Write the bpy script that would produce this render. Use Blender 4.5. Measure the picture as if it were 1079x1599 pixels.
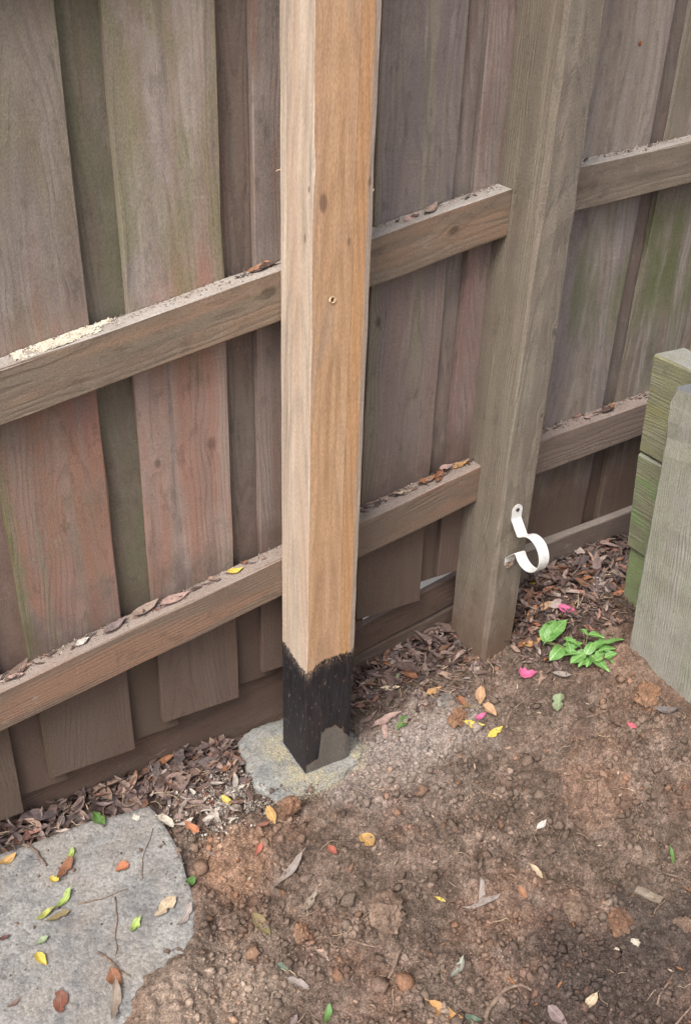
import bpy, bmesh, math, random
import numpy as np
from mathutils import Vector, Matrix, Euler, noise as mnoise
from mathutils.bvhtree import BVHTree

for _o in list(bpy.data.objects):
    bpy.data.objects.remove(_o)
scene = bpy.context.scene
COL = scene.collection

# ------------------------------------------------------------------ camera
cam_d = bpy.data.cameras.new('camera')
cam = bpy.data.objects.new('camera', cam_d)
COL.objects.link(cam)
scene.camera = cam
YAW, PITCH, ROLL = 0.5413, 0.5302, 0.0345
fw = Vector((math.sin(YAW)*math.cos(PITCH), math.cos(YAW)*math.cos(PITCH), -math.sin(PITCH)))
rt = Vector((math.cos(YAW), -math.sin(YAW), 0))
up = rt.cross(fw)
r2 = math.cos(ROLL)*rt + math.sin(ROLL)*up
u2 = -math.sin(ROLL)*rt + math.cos(ROLL)*up
m3 = Matrix((r2, u2, -fw)).transposed()
cam.matrix_world = Matrix.Translation((-0.6476, -1.1938, 1.3872)) @ m3.to_4x4()
cam_d.sensor_fit = 'VERTICAL'
cam_d.sensor_height = 36.0
cam_d.lens = 36.0*1499.1/1599.0
cam_d.clip_start = 0.02
cam_d.clip_end = 400

# ------------------------------------------------------------------ sky, sun, exposure
SUN_TO = Vector((-0.62, -0.38, 1.0)).normalized()
world = bpy.data.worlds.new('World')
scene.world = world
world.use_nodes = True
wn = world.node_tree.nodes
wl = world.node_tree.links
wn.clear()
sky = wn.new('ShaderNodeTexSky')
sky.sky_type = 'NISHITA'
sky.sun_disc = False
sky.sun_elevation = math.asin(SUN_TO.z)
sky.sun_rotation = math.atan2(SUN_TO.x, SUN_TO.y)
sky.air_density = 1.0
sky.dust_density = 6.0
sky.ozone_density = 1.0
hs = wn.new('ShaderNodeHueSaturation')
hs.inputs['Saturation'].default_value = 0.75      # thin cloud: a grey sky
bg = wn.new('ShaderNodeBackground')
bg.inputs['Strength'].default_value = 0.15
wo = wn.new('ShaderNodeOutputWorld')
wl.new(sky.outputs[0], hs.inputs['Color'])
wl.new(hs.outputs[0], bg.inputs['Color'])
wl.new(bg.outputs[0], wo.inputs['Surface'])
sun_d = bpy.data.lights.new('sun', 'SUN')
sun_d.energy = 1.3
sun_d.angle = math.radians(28)
sun_d.color = (1.0, 0.975, 0.94)
sun = bpy.data.objects.new('sun', sun_d)
COL.objects.link(sun)
sun.rotation_euler = SUN_TO.to_track_quat('Z', 'Y').to_euler()
vs = scene.view_settings
vs.view_transform = 'Standard'
vs.look = 'None'
vs.exposure = 0.52
vs.gamma = 1.0
vs.use_curve_mapping = False

cy_ = scene.cycles
cy_.max_bounces = 5; cy_.diffuse_bounces = 3; cy_.glossy_bounces = 2; cy_.transmission_bounces = 1
cy_.caustics_reflective = False; cy_.caustics_refractive = False

# ------------------------------------------------------------------ helpers
rng = random.Random(7)
nrng = np.random.default_rng(11)

def srgb(r, g, b):
    def f(c):
        c /= 255.0
        return c/12.92 if c <= 0.04045 else ((c+0.055)/1.055)**2.4
    return (f(r), f(g), f(b), 1.0)

class NT:
    """small node-tree writer"""
    def __init__(self, name):
        self.mat = bpy.data.materials.new(name)
        self.mat.use_nodes = True
        self.t = self.mat.node_tree
        self.t.nodes.clear()
        self.out = self.t.nodes.new('ShaderNodeOutputMaterial')
        self.b = self.t.nodes.new('ShaderNodeBsdfPrincipled')
        self.t.links.new(self.b.outputs[0], self.out.inputs['Surface'])
        self.b.inputs['Specular IOR Level'].default_value = 0.25
    def put(self, sock, v):
        if isinstance(v, bpy.types.NodeSocket):
            self.t.links.new(v, sock)
        elif v is not None:
            sock.default_value = v
    def coord(self, kind='Object'):
        return self.t.nodes.new('ShaderNodeTexCoord').outputs[kind]
    def pos(self):
        return self.t.nodes.new('ShaderNodeNewGeometry').outputs['Position']
    def normal(self):
        return self.t.nodes.new('ShaderNodeNewGeometry').outputs['Normal']
    def mapping(self, v, scale=(1, 1, 1), loc=(0, 0, 0)):
        n = self.t.nodes.new('ShaderNodeMapping')
        self.put(n.inputs['Vector'], v)
        n.inputs['Scale'].default_value = scale
        n.inputs['Location'].default_value = loc
        return n.outputs[0]
    def noise(self, v, scale=1.0, detail=3.0, rough=0.55, dist=0.0, color=False):
        n = self.t.nodes.new('ShaderNodeTexNoise')
        self.put(n.inputs['Vector'], v)
        n.inputs['Scale'].default_value = scale
        n.inputs['Detail'].default_value = detail
        n.inputs['Roughness'].default_value = rough
        n.inputs['Distortion'].default_value = dist
        return n.outputs['Color' if color else 'Fac']
    def voronoi(self, v, scale=1.0, feature='F1', out='Distance'):
        n = self.t.nodes.new('ShaderNodeTexVoronoi')
        n.feature = feature
        self.put(n.inputs['Vector'], v)
        n.inputs['Scale'].default_value = scale
        return n.outputs[out]
    def math(self, op, a, b=None, c=None, clamp=False):
        n = self.t.nodes.new('ShaderNodeMath')
        n.operation = op
        n.use_clamp = clamp
        self.put(n.inputs[0], a)
        if b is not None: self.put(n.inputs[1], b)
        if c is not None: self.put(n.inputs[2], c)
        return n.outputs[0]
    def vmath(self, op, a, b=None, out=0):
        n = self.t.nodes.new('ShaderNodeVectorMath')
        n.operation = op
        self.put(n.inputs[0], a)
        if b is not None: self.put(n.inputs[1], b)
        return n.outputs[out]
    def sep(self, v):
        n = self.t.nodes.new('ShaderNodeSeparateXYZ')
        self.put(n.inputs[0], v)
        return n.outputs
    def smooth(self, v, a, b, lo=0.0, hi=1.0):
        n = self.t.nodes.new('ShaderNodeMapRange')
        n.interpolation_type = 'SMOOTHSTEP'
        self.put(n.inputs[0], v)
        for i, q in zip((1, 2, 3, 4), (a, b, lo, hi)): self.put(n.inputs[i], q)
        return n.outputs[0]
    def mix(self, f, a, b, mode='MIX'):
        n = self.t.nodes.new('ShaderNodeMix')
        n.data_type = 'RGBA'
        n.blend_type = mode
        n.clamp_factor = True
        self.put(n.inputs[0], f)
        self.put(n.inputs[6], a)
        self.put(n.inputs[7], b)
        return n.outputs[2]
    def ramp(self, f, stops):
        n = self.t.nodes.new('ShaderNodeValToRGB')
        e = n.color_ramp.elements
        while len(e) < len(stops): e.new(0.5)
        for q, (p, c) in zip(e, stops):
            q.position = p; q.color = c
        self.put(n.inputs[0], f)
        return n.outputs[0]
    def attr(self, name):
        n = self.t.nodes.new('ShaderNodeAttribute')
        n.attribute_name = name
        return n.outputs['Color']
    def _sc(self, c, f):
        n = self.t.nodes.new('ShaderNodeVectorMath')
        n.operation = 'SCALE'
        self.put(n.inputs[0], c)
        self.put(n.inputs['Scale'], f)
        return n.outputs[0]
    def finish(self, color, rough=0.85, height=None, bump=0.3, dist=0.002):
        self.put(self.b.inputs['Base Color'], color)
        self.put(self.b.inputs['Roughness'], rough)
        if height is not None:
            n = self.t.nodes.new('ShaderNodeBump')
            n.inputs['Strength'].default_value = bump
            n.inputs['Distance'].default_value = dist
            self.put(n.inputs['Height'], height)
            self.t.links.new(n.outputs[0], self.b.inputs['Normal'])
        return self.mat

def wood(name, axis='z', dark=(90, 76, 66), mid=(120, 105, 92), light=(140, 124, 110), tint=None, tint_amt=0.6, tint2=None,
         green=None, green_amt=0.0, green_x=None, green_z=None, low=None, low_z=(0.35, 0.6), seed=0.0, knots=(), top=None, bump=0.4, rough=0.9,
         shear=0.0, zones=(), ring_amt=0.19, freq=170.0, lighten=1.0):
    """weathered sawn softwood: growth rings cut lengthwise, bands of colour, rough-sawn fuzz, stains, algae"""
    n = NT(name)
    r = random.Random(int(seed*1000)+3)
    o = n.coord('Object')
    if shear:
        s0 = n.sep(o)
        c0 = n.t.nodes.new('ShaderNodeCombineXYZ')
        n.put(c0.inputs[0], s0[0]); n.put(c0.inputs[1], s0[1]); n.put(c0.inputs[2], n.math('MULTIPLY_ADD', s0[0], -shear, s0[2]))
        o = c0.outputs[0]
    ax = {'x': 0, 'y': 1, 'z': 2}[axis]
    def S(a, l):
        s = [a, a, a]; s[ax] = l
        return tuple(s)
    xyz = n.sep(o)
    ac = xyz[0] if axis == 'z' else xyz[2]          # across the face
    de = xyz[1] if axis != 'y' else xyz[0]          # into the face
    lg = xyz[ax]                                    # along the grain
    slow = n.noise(n.mapping(o, S(13, 2.2), (seed, seed*1.7, seed*.3)), 1, 3, .5)
    blot = n.noise(n.mapping(o, S(20, 12), (seed*2, 9, seed*4)), 1, 5, .68)
    fuzz = n.noise(n.mapping(o, S(430, 260), (seed, 2, seed*9)), 1, 2, .6)
    band = n.noise(n.mapping(o, S(34, .8), (seed*5, 7, seed*2)), 1, 2, .5, .15)
    # growth rings: distance from a slightly tilted heart line outside the board
    dx = n.math('SUBTRACT', ac, r.uniform(-.05, .05))
    dd = n.math('MULTIPLY_ADD', lg, r.choice((-1, 1))*r.uniform(.02, .055), n.math('ADD', de, r.uniform(.05, .10)))
    rad = n.math('SQRT', n.math('ADD', n.math('MULTIPLY', dx, dx), n.math('MULTIPLY', dd, dd)))
    rad = n.math('MULTIPLY_ADD', slow, .042, rad)
    rad = n.math('MULTIPLY_ADD', n.noise(n.mapping(o, S(60, 7), (3, seed, 1)), 1, 2, .5), .006, rad)
    for (ka, kl, kr) in knots:                       # rings bend round a knot
        da = n.math('DIVIDE', n.math('SUBTRACT', ac, ka), kr)
        dl = n.math('DIVIDE', n.math('SUBTRACT', lg, kl), kr*1.6)
        q = n.math('ADD', n.math('MULTIPLY', da, da), n.math('MULTIPLY', dl, dl))
        rad = n.math('ADD', rad, n.math('DIVIDE', .010, n.math('ADD', 1.0, n.math('MULTIPLY', q, .35))))
    u = n.math('FRACT', n.math('MULTIPLY', rad, freq))
    late = n.math('MULTIPLY', n.smooth(u, .30, .80), n.smooth(u, .86, .99, 1, 0))
    late = n.math('MULTIPLY', late, n.math('MULTIPLY', n.smooth(blot, .34, .60, .15, 1.0), n.smooth(band, .36, .58, .35, 1.25)))
    g = n.math('MULTIPLY_ADD', n.math('SUBTRACT', blot, .5), .8, n.math('MULTIPLY_ADD', n.math('SUBTRACT', band, .5), .7, .5))
    col = n.ramp(g, [(.2, srgb(*dark)), (.5, srgb(*mid)), (.82, srgb(*light))])
    if tint is not None:
        col = n.mix(n.math('MULTIPLY', n.smooth(n.noise(n.mapping(o, S(15, 2.0), (seed*7, 3, seed)), 1, 3, .6, .3), .44, .62), tint_amt), col, srgb(*tint))
    if tint2 is not None:
        col = n.mix(n.smooth(band, .50, .62, 0, .7), col, srgb(*tint2))
    for (z0, z1, zc, za) in zones:                   # patches along the board that weathered differently
        wz = n.math('MULTIPLY_ADD', n.math('SUBTRACT', slow, .5), .5, n.math('MULTIPLY_ADD', n.math('SUBTRACT', blot, .5), .2, lg))
        m = n.math('MULTIPLY', n.smooth(wz, z0-.05, z0+.05), n.smooth(wz, z1-.07, z1+.07, 1, 0))
        m = n.math('MULTIPLY', m, n.math('MULTIPLY', n.smooth(band, .36, .60, 1.0, .35), n.smooth(blot, .32, .56, .45, 1.0)))
        col = n.mix(n.math('MULTIPLY', m, za), col, srgb(*zc))
    col = n._sc(col, n.math('MULTIPLY_ADD', late, -ring_amt, 1.0+ring_amt*.28))
    col = n._sc(col, n.smooth(fuzz, .2, .8, .84, 1.15))
    stain = n.noise(n.mapping(o, S(48, 20), (seed, seed*5, 6)), 1, 5, .7)
    col = n._sc(col, n.smooth(stain, .34, .44, .80, 1.0))
    col = n.mix(n.smooth(stain, .60, .72, 0, .35), col, srgb(168, 160, 150))
    saw = n.noise(n.mapping(o, S(8, 190), (seed, 5, seed)), 1, 1, .5)
    col = n._sc(col, n.smooth(saw, .66, .78, 1, 1.13))
    col = n._sc(col, n.smooth(saw, .34, .24, 1, .92))
    crack = n.noise(n.mapping(o, S(150, 1.5), (seed*3, 1, 8)), 1, 2, .5)
    col = n._sc(col, n.smooth(crack, .80, .84, 1, .62))
    if green is not None:
        gm = n.smooth(n.noise(n.mapping(o, S(16, 5), (4, seed*3, seed)), 1, 4, .65), .40, .62)
        if green_x is not None:
            gm = n.math('ADD', n.math('MULTIPLY', gm, .16), n.smooth(n.math('MULTIPLY_ADD', blot, .04, ac), green_x[0], green_x[1]), clamp=True)
        if green_z is not None:
            wz = n.math('MULTIPLY_ADD', blot, .12, lg)
            gm = n.math('MULTIPLY', gm, n.math('MULTIPLY', n.smooth(wz, green_z[0], green_z[0]+.12), n.smooth(wz, green_z[1], green_z[1]+.1, 1, 0)))
        col = n.mix(n.math('MULTIPLY', gm, green_amt), col, n._sc(srgb(*green)[:3], n.smooth(fuzz, .2, .8, .78, 1.22)))
    if low is not None:      # darker brown towards the foot of the timber, with a wavering upper edge
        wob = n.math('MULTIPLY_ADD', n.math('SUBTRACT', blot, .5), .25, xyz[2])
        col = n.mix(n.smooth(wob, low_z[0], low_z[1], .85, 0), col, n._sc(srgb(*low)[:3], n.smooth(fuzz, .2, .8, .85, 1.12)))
    for (ka, kl, kr) in knots:
        da = n.math('DIVIDE', n.math('SUBTRACT', ac, ka), kr)
        dl = n.math('DIVIDE', n.math('SUBTRACT', lg, kl), kr*1.5)
        d = n.math('SQRT', n.math('ADD', n.math('MULTIPLY', da, da), n.math('MULTIPLY', dl, dl)))
        d = n.math('MULTIPLY_ADD', n.math('SUBTRACT', blot, .5), 1.4, d)
        col = n._sc(col, n.smooth(d, .4, 1.3, .58, 1.0))
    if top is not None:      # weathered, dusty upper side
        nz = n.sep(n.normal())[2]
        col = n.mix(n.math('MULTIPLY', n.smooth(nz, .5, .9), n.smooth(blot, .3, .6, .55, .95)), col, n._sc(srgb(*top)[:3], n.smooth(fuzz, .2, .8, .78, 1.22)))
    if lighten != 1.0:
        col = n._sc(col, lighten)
    h = n.math('ADD', n.math('MULTIPLY', late, -.5), n.math('ADD', n.math('MULTIPLY', fuzz, 1.0), n.math('MULTIPLY', crack, -.3)))
    return n.finish(col, rough, h, bump, .0018)

def mesh_obj(name, verts, faces, mats, parent=None, smooth=False, mat_idx=None, loc=None):
    me = bpy.data.meshes.new(name)
    me.from_pydata([tuple(v) for v in verts], [], [tuple(f) for f in faces])
    for m in (mats if isinstance(mats, (list, tuple)) else [mats]): me.materials.append(m)
    if mat_idx is not None: me.polygons.foreach_set('material_index', mat_idx)
    if smooth: me.polygons.foreach_set('use_smooth', [True]*len(me.polygons))
    me.update()
    o = bpy.data.objects.new(name, me)
    COL.objects.link(o)
    if loc is not None: o.location = loc
    if parent is not None: o.parent = parent
    return o

def np_mesh(name, V, F, mats, smooth=False, cols=None, parent=None):
    """V (n,3) array, F (m,k) array of equal-sized faces"""
    me = bpy.data.meshes.new(name)
    V = np.asarray(V, np.float32); F = np.asarray(F, np.int32)
    k = F.shape[1]
    me.vertices.add(len(V)); me.vertices.foreach_set('co', V.ravel())
    me.loops.add(F.size); me.loops.foreach_set('vertex_index', F.ravel())
    me.polygons.add(len(F)); me.polygons.foreach_set('loop_start', np.arange(0, F.size, k, dtype=np.int32))
    if smooth: me.polygons.foreach_set('use_smooth', np.ones(len(F), bool))
    me.update(calc_edges=True)
    if cols is not None:
        a = me.color_attributes.new('col', 'FLOAT_COLOR', 'POINT')
        c = np.ones((len(V), 4), np.float32); c[:, :3] = cols
        a.data.foreach_set('color', c.ravel())
    for m in (mats if isinstance(mats, (list, tuple)) else [mats]): me.materials.append(m)
    o = bpy.data.objects.new(name, me)
    COL.objects.link(o)
    if parent is not None: o.parent = parent
    return o

def tag(o, label=None, cat=None, group=None, kind=None):
    if label: o['label'] = label
    if cat: o['category'] = cat
    if group: o['group'] = group
    if kind: o['kind'] = kind
    return o

def thing(name, loc, label, cat, group=None):
    o = bpy.data.objects.new(name, None)
    o.empty_display_size = .05
    COL.objects.link(o)
    o.location = loc
    return tag(o, label, cat, group)

def timber(sec, stations, jit, seed, cap=True):
    """timber: cross-section sec [(a,b)] swept over stations [(origin, length-param)]: returns verts, faces. sec points jittered per station."""
    r = random.Random(seed)
    V, F = [], []
    m = len(sec)
    for (ox, oy, oz, ua, ub) in stations:
        for i, (a, b) in enumerate(sec):
            ja, jb = r.gauss(0, jit), r.gauss(0, jit)
            V.append((ox+ua[0]*(a+ja)+ub[0]*(b+jb), oy+ua[1]*(a+ja)+ub[1]*(b+jb), oz+ua[2]*(a+ja)+ub[2]*(b+jb)))
    for s in range(len(stations)-1):
        for i in range(m):
            j = (i+1) % m
            F.append((s*m+i, s*m+j, (s+1)*m+j, (s+1)*m+i))
    if cap:
        F.append(tuple(reversed(range(m))))
        F.append(tuple((len(stations)-1)*m+i for i in range(m)))
    return V, F

def chamf(x0, x1, y0, y1, c):
    """rectangle with small chamfered corners, counter-clockwise"""
    return [(x0+c, y0), (x1-c, y0), (x1, y0+c), (x1, y1-c), (x1-c, y1), (x0+c, y1), (x0, y1-c), (x0, y0+c)]

def upright(name, x0, x1, y0, y1, z0, z1, mat, parent, c=.0015, jit=.0006, step=.12, seed=1, lean=0.0, base=None, skew=0.0):
    """vertical timber; mesh origin at its foot. lean shifts x per metre of height, skew tilts the cut at the foot"""
    bx, by = (x0+x1)/2, y0
    ns = max(2, int((z1-z0)/step)+1)
    st = []
    for i in range(ns):
        z = z0+(z1-z0)*i/(ns-1)
        st.append((lean*(z-z0), 0, z-z0, (1, 0, 0), (0, 1, 0)))
    V, F = timber(chamf(x0-bx, x1-bx, 0, y1-y0, c), st, jit, seed)
    o = mesh_obj(name, V, F, mat, parent)
    o.location = (bx, by, z0)
    if parent is not None: o.location = Vector((bx, by, z0)) - parent.location
    return o

def along(name, x0, x1, y0, y1, zt, slope, h, mat, parent, c=.002, jit=.0007, step=.1, seed=1, flip=False):
    """timber along x whose top is at zt for x=0 and climbs with slope; vertical end cuts"""
    ns = max(2, int((x1-x0)/step)+1)
    st = []
    for i in range(ns):
        x = (x1-x0)*i/(ns-1)
        st.append((x, 0, slope*x, (0, 1, 0), (0, 0, 1)))
    V, F = timber(chamf(0, y1-y0, -h, 0, c), st, jit, seed)
    o = mesh_obj(name, V, F, mat, parent)
    o.location = Vector((x0, y0, zt+slope*x0)) - (parent.location if parent is not None else Vector())
    return o

# ---- numpy noise
_NT = {}
def vnoise(x, y, seed):
    if seed not in _NT: _NT[seed] = np.random.default_rng(seed).random((256, 256))
    T = _NT[seed]
    xi = np.floor(x).astype(int); yi = np.floor(y).astype(int)
    fx = x-xi; fy = y-yi
    fx = fx*fx*fx*(fx*(fx*6-15)+10); fy = fy*fy*fy*(fy*(fy*6-15)+10)
    a = T[xi % 256, yi % 256]; b = T[(xi+1) % 256, yi % 256]
    c = T[xi % 256, (yi+1) % 256]; d = T[(xi+1) % 256, (yi+1) % 256]
    return (a*(1-fx)+b*fx)*(1-fy)+(c*(1-fx)+d*fx)*fy
def fbm(x, y, seed, octv=4, gain=.5):
    s = 0; a = 1; t = 0
    for i in range(octv):
        s = s+a*vnoise(x*2**i+7.3*i, y*2**i-3.1*i, seed+i); t += a; a *= gain
    return s/t
def lumps(x, y, seed, dens=.8):
    """rounded lumps: max over cells of domes of random size"""
    r = np.random.default_rng(seed)
    N = 128
    px, py, rad, on = r.random((N, N)), r.random((N, N)), .3+.55*r.random((N, N)), r.random((N, N)) < dens
    xi = np.floor(x).astype(int); yi = np.floor(y).astype(int)
    h = np.zeros_like(x)
    for i in (-1, 0, 1):
        for j in (-1, 0, 1):
            a = (xi+i) % N; b = (yi+j) % N
            dx = x-(xi+i+px[a, b]); dy = y-(yi+j+py[a, b])
            R = rad[a, b]
            d = np.clip(1-(dx*dx+dy*dy)/(R*R), 0, 1)
            h = np.maximum(h, np.sqrt(d)*R*on[a, b])
    return h

# ------------------------------------------------------------------ ground
CTRL=np.array([(-.9,.17,-.07),(-.5,.17,-.035),(-.36,.17,-.028),(-.22,.17,-.026),(-.1,.17,-.016),(.03,.17,-.012),(0,0,-.012),(0,.1,-.012),(.1,0,-.008),
(.2,.16,.04),(.28,.16,.06),(.45,.16,.088),(.43,.02,.098),(.52,.02,.115),(.683,.13,.2),(.75,.13,.203),(.93,.13,.21),(.7,-.03,.19),(.66,-.15,.165),(.66,-.3,.165),(.56,-.13,.118),(.52,-.3,.08),(.85,-.2,.17),
(.27,-.73,.0),(.55,-.47,.07),(.8,-.4,.13),(-.18,-.48,-.035),(-.63,-.23,-.05),(-.3,.05,-.032),(-.29,-.09,-.032),(.177,.018,.008),(.35,-.2,.035),(0,-.3,-.02),(.1,-.15,-.003),(.3,0,.045),
(-.9,-.3,-.08),(1.3,.1,.22),(1.3,-.5,.2),(.8,-1,.05),(0,-1.1,-.04),(-.8,-1,-.08),(.6,.25,.17),(0,.3,0),(-.6,.3,-.04),(1.2,.3,.24)])
_A=np.c_[np.ones(len(CTRL)),CTRL[:,0],CTRL[:,1]]
_pl=np.linalg.lstsq(_A,CTRL[:,2],rcond=None)[0]
_S=.18
def _k(d2): return np.exp(-d2/(2*_S*_S))
_D=((CTRL[:,None,:2]-CTRL[None,:,:2])**2).sum(-1)
_w=np.linalg.solve(_k(_D)+.02*np.eye(len(CTRL)),CTRL[:,2]-_A@_pl)
def gz(x,y):
    x=np.asarray(x,float);y=np.asarray(y,float)
    xs=1.6*np.tanh(x/1.6);ys=1.6*np.tanh(y/1.6)
    z=_pl[0]+_pl[1]*xs+_pl[2]*ys
    for (cx,cy,_),w in zip(CTRL,_w): z=z+w*_k((x-cx)**2+(y-cy)**2)
    return z

SLAB = [(-1.05, .135), (-.80, .12), (-.561, .110), (-.495, .103), (-.412, .098), (-.33, .088), (-.289, .081), (-.283, .060), (-.281, .004), (-.280, -.04), (-.286, -.083), (-.292, -.131), (-.300, -.18), (-.33, -.25),
        (-.40, -.35), (-.50, -.43), (-.65, -.50), (-.85, -.50), (-1.05, -.48)]
COLLAR = [(-.035, .166), (-.078, .14), (-.099, .085), (-.104, .02), (-.085, -.022), (-.045, -.046), (.010, -.052), (.060, -.048), (.105, -.026), (.140, .008), (.150, .055), (.135, .11), (.11, .166)]

def poly_sd(x, y, P):
    """signed distance to polygon (negative inside), arrays"""
    d = np.full(np.shape(x), 1e9); ins = np.zeros(np.shape(x), bool)
    n = len(P)
    for i in range(n):
        ax, ay = P[i]; bx, by = P[(i+1) % n]
        ex, ey = bx-ax, by-ay
        t = np.clip(((x-ax)*ex+(y-ay)*ey)/(ex*ex+ey*ey), 0, 1)
        d = np.minimum(d, np.hypot(x-ax-t*ex, y-ay-t*ey))
        c = ((ay > y) != (by > y)) & (x < (bx-ax)*(y-ay)/((by-ay) if by != ay else 1e-9)+ax)
        ins ^= c
    return np.where(ins, -d, d)

def sstep(v, a, b):
    t = np.clip((v-a)/(b-a), 0, 1)
    return t*t*(3-2*t)

def ground_height(x, y):
    z = gz(x, y)
    sd_s = poly_sd(x, y, SLAB); sd_c = poly_sd(x, y, COLLAR)
    near = sstep(np.hypot(x-.1, (y+.3)), 2.2, 1.3)
    litter = np.maximum(sstep(y, .03, .1), sstep(x, .5, .58)*sstep(y, -.12, -.03))
    amp = (1-.6*litter)
    wx = x+.02*(fbm(x*14, y*14, 91)-.5)+.010*(fbm(x*70, y*70, 93, 3)-.5); wy = y+.02*(fbm(x*14+9, y*14, 92)-.5)+.010*(fbm(x*70, y*70, 94, 3)-.5)
    patch = .35+.9*sstep(fbm(x*5+3, y*5+1, 17), .38, .68)      # cloddy here, raked smoother there
    d = .030*(fbm(x*4.5, y*4.5, 5, 3)-.5)
    d = d+.026*(fbm(x*13, y*13, 9, 3)-.5)*patch
    d = d+patch*(.22*lumps(wx*26, wy*26, 21, .22)/26 + .34*lumps(wx*55, wy*55, 22, .4)/55 + .55*lumps(wx*110, wy*110, 23, .65)/110)
    d = d+.008*(fbm(x*80, y*80, 31, 3)-.5)
    d = d+.0060*(fbm(x*200, y*230, 33, 2)-.5)+0.006*patch*np.abs(fbm(x*34, y*34, 35, 3)-.5)
    for (mx, my, mr, mh) in MOUNDS:
        d = d+mh*np.exp(-(((x-mx)**2+(y-my)**2)/(mr*mr))**1.5)*(.7+.6*fbm(x*50, y*50, 77, 2))
    d = d-.004
    # the soil lies lower under slab and footing and rises over the slab's front rim
    z = z+d*amp*near
    cover = sstep((-y-.15)+(x+.41)*.95+.12*(fbm(x*9, y*9, 88, 3)-.5), .03, .13)
    z = z-.022*sstep(-sd_s, -.004, .02)*(1-cover)+.027*cover*sstep(-sd_s, -.05, .01)-.03*sstep(-sd_c, .0, .02)*sstep(y-.35*np.abs(x-.03), -.07, -.02)
    return z
MOUNDS = [(-.03, -.365, .035, .022), (-.085, -.065, .022, .022), (-.045, -.245, .05, .010), (.63, -.17, .06, .018), (.60, -.33, .05, .02), (.23, -.17, .05, .01), (.26, -.47, .03, .013), (.32, -.50, .03, .010),
          (-.20, -.10, .06, .012), (.05, -.27, .06, .010), (.42, -.45, .05, .012), (-.14, .105, .05, .012), (.31, -.06, .05, .008), (-.22, -.30, .06, .008)]

def axis_coords(lo, hi, step, far):
    a = list(np.arange(lo, hi+1e-6, step))
    s = step; p = hi
    right = []
    while p < far:
        s *= 1.22; p += s; right.append(p)
    s = step; p = lo; left = []
    while p > -far:
        s *= 1.22; p -= s; left.append(p)
    return np.array(left[::-1]+a+right)

gx = axis_coords(-.80, 1.0, .0036, 90)
gy = axis_coords(-.86, .20, .0036, 90)
X, Y = np.meshgrid(gx, gy, indexing='ij')
Z = ground_height(X, Y)
nx, ny = X.shape
idx = np.arange(nx*ny).reshape(nx, ny)
GF = np.stack([idx[:-1, :-1], idx[1:, :-1], idx[1:, 1:], idx[:-1, 1:]], -1).reshape(-1, 4)
GV = np.stack([X, Y, Z], -1).reshape(-1, 3)

def lin(c): return np.array(srgb(*c)[:3])
def soil_rgb(x, y):
    """albedo of the soil: clay, damp, dust and mould patches with ragged outlines"""
    def T(v): return v[..., None]
    a = fbm(x*9+3, y*9, 301, 5, .6); b = fbm(x*34, y*34+5, 302, 5, .65); f = fbm(x*170, y*170, 303, 3, .6); wob = fbm(x*15+1, y*15, 304, 5, .62)
    c = lin((104, 88, 77))+T(sstep(b, .34, .50))*(lin((121, 103, 91))-lin((104, 88, 77)))
    c = c+T(sstep(b, .50, .68))*(lin((138, 120, 107))-lin((121, 103, 91)))
    def mixin(c, m, col): return c+T(m)*(lin(col)-c)
    c = mixin(c, .42*sstep(a, .50, .68), (142, 109, 89))
    c = mixin(c, .5*sstep(-a, -.46, -.36), (104, 90, 79))
    def blob(cx, cy, rx, ry, soft=.45):
        d = np.hypot((x-cx)/rx, (y-cy)/ry)+1.5*(wob-.5)
        return sstep(-d, -1-soft, -1+soft)
    c = mixin(c, .8*blob(.22, -.62, .17, .12), (74, 66, 63))
    c = mixin(c, .75*blob(.185, -.045, .16, .095), (166, 154, 147))
    c = mixin(c, .45*blob(.16, -.13, .14, .08), (146, 130, 120))
    c = mixin(c, .7*blob(-.36, -.33, .15, .08), (160, 142, 126))
    c = mixin(c, .65*blob(-.21, -.11, .07, .06), (160, 126, 102))
    c = mixin(c, .4*blob(.645, -.24, .06, .07), (136, 110, 92))
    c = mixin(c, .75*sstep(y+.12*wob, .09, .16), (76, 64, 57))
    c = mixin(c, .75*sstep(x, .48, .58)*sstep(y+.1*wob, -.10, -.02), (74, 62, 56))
    c = c*T(.82+.36*sstep(f, .3, .7))
    g = c.mean(-1, keepdims=True)
    return np.clip((c*.93+g*.07)*1.01, .01, .9)
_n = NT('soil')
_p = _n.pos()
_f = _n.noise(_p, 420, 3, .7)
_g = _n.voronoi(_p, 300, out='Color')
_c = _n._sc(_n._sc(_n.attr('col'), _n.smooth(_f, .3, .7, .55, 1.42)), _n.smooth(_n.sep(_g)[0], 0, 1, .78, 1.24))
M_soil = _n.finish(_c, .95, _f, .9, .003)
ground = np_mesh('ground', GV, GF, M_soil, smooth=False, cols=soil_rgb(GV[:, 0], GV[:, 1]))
tag(ground, kind='structure')

# raised bed held back by the sleepers at right (only its edge could be seen from a step aside)
def bed_mesh():
    xs = np.linspace(.775, 2.6, 40); ys = np.linspace(-2.2, .02, 50)
    Xb, Yb = np.meshgrid(xs, ys, indexing='ij')
    Zb = .66+.03*fbm(Xb*6, Yb*6, 61)+.02*fbm(Xb*40, Yb*40, 62)
    e = sstep(Yb, -.30, .02)
    Zb = Zb*(1-e)+(gz(Xb, Yb)-.02)*e
    i = np.arange(Xb.size).reshape(Xb.shape)
    F = np.stack([i[:-1, :-1], i[1:, :-1], i[1:, 1:], i[:-1, 1:]], -1).reshape(-1, 4)
    return np_mesh('garden_bed', np.stack([Xb, Yb, Zb], -1).reshape(-1, 3), F, M_soil, True, soil_rgb(Xb.ravel(), Yb.ravel()-1))
tag(bed_mesh(), kind='structure')

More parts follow.
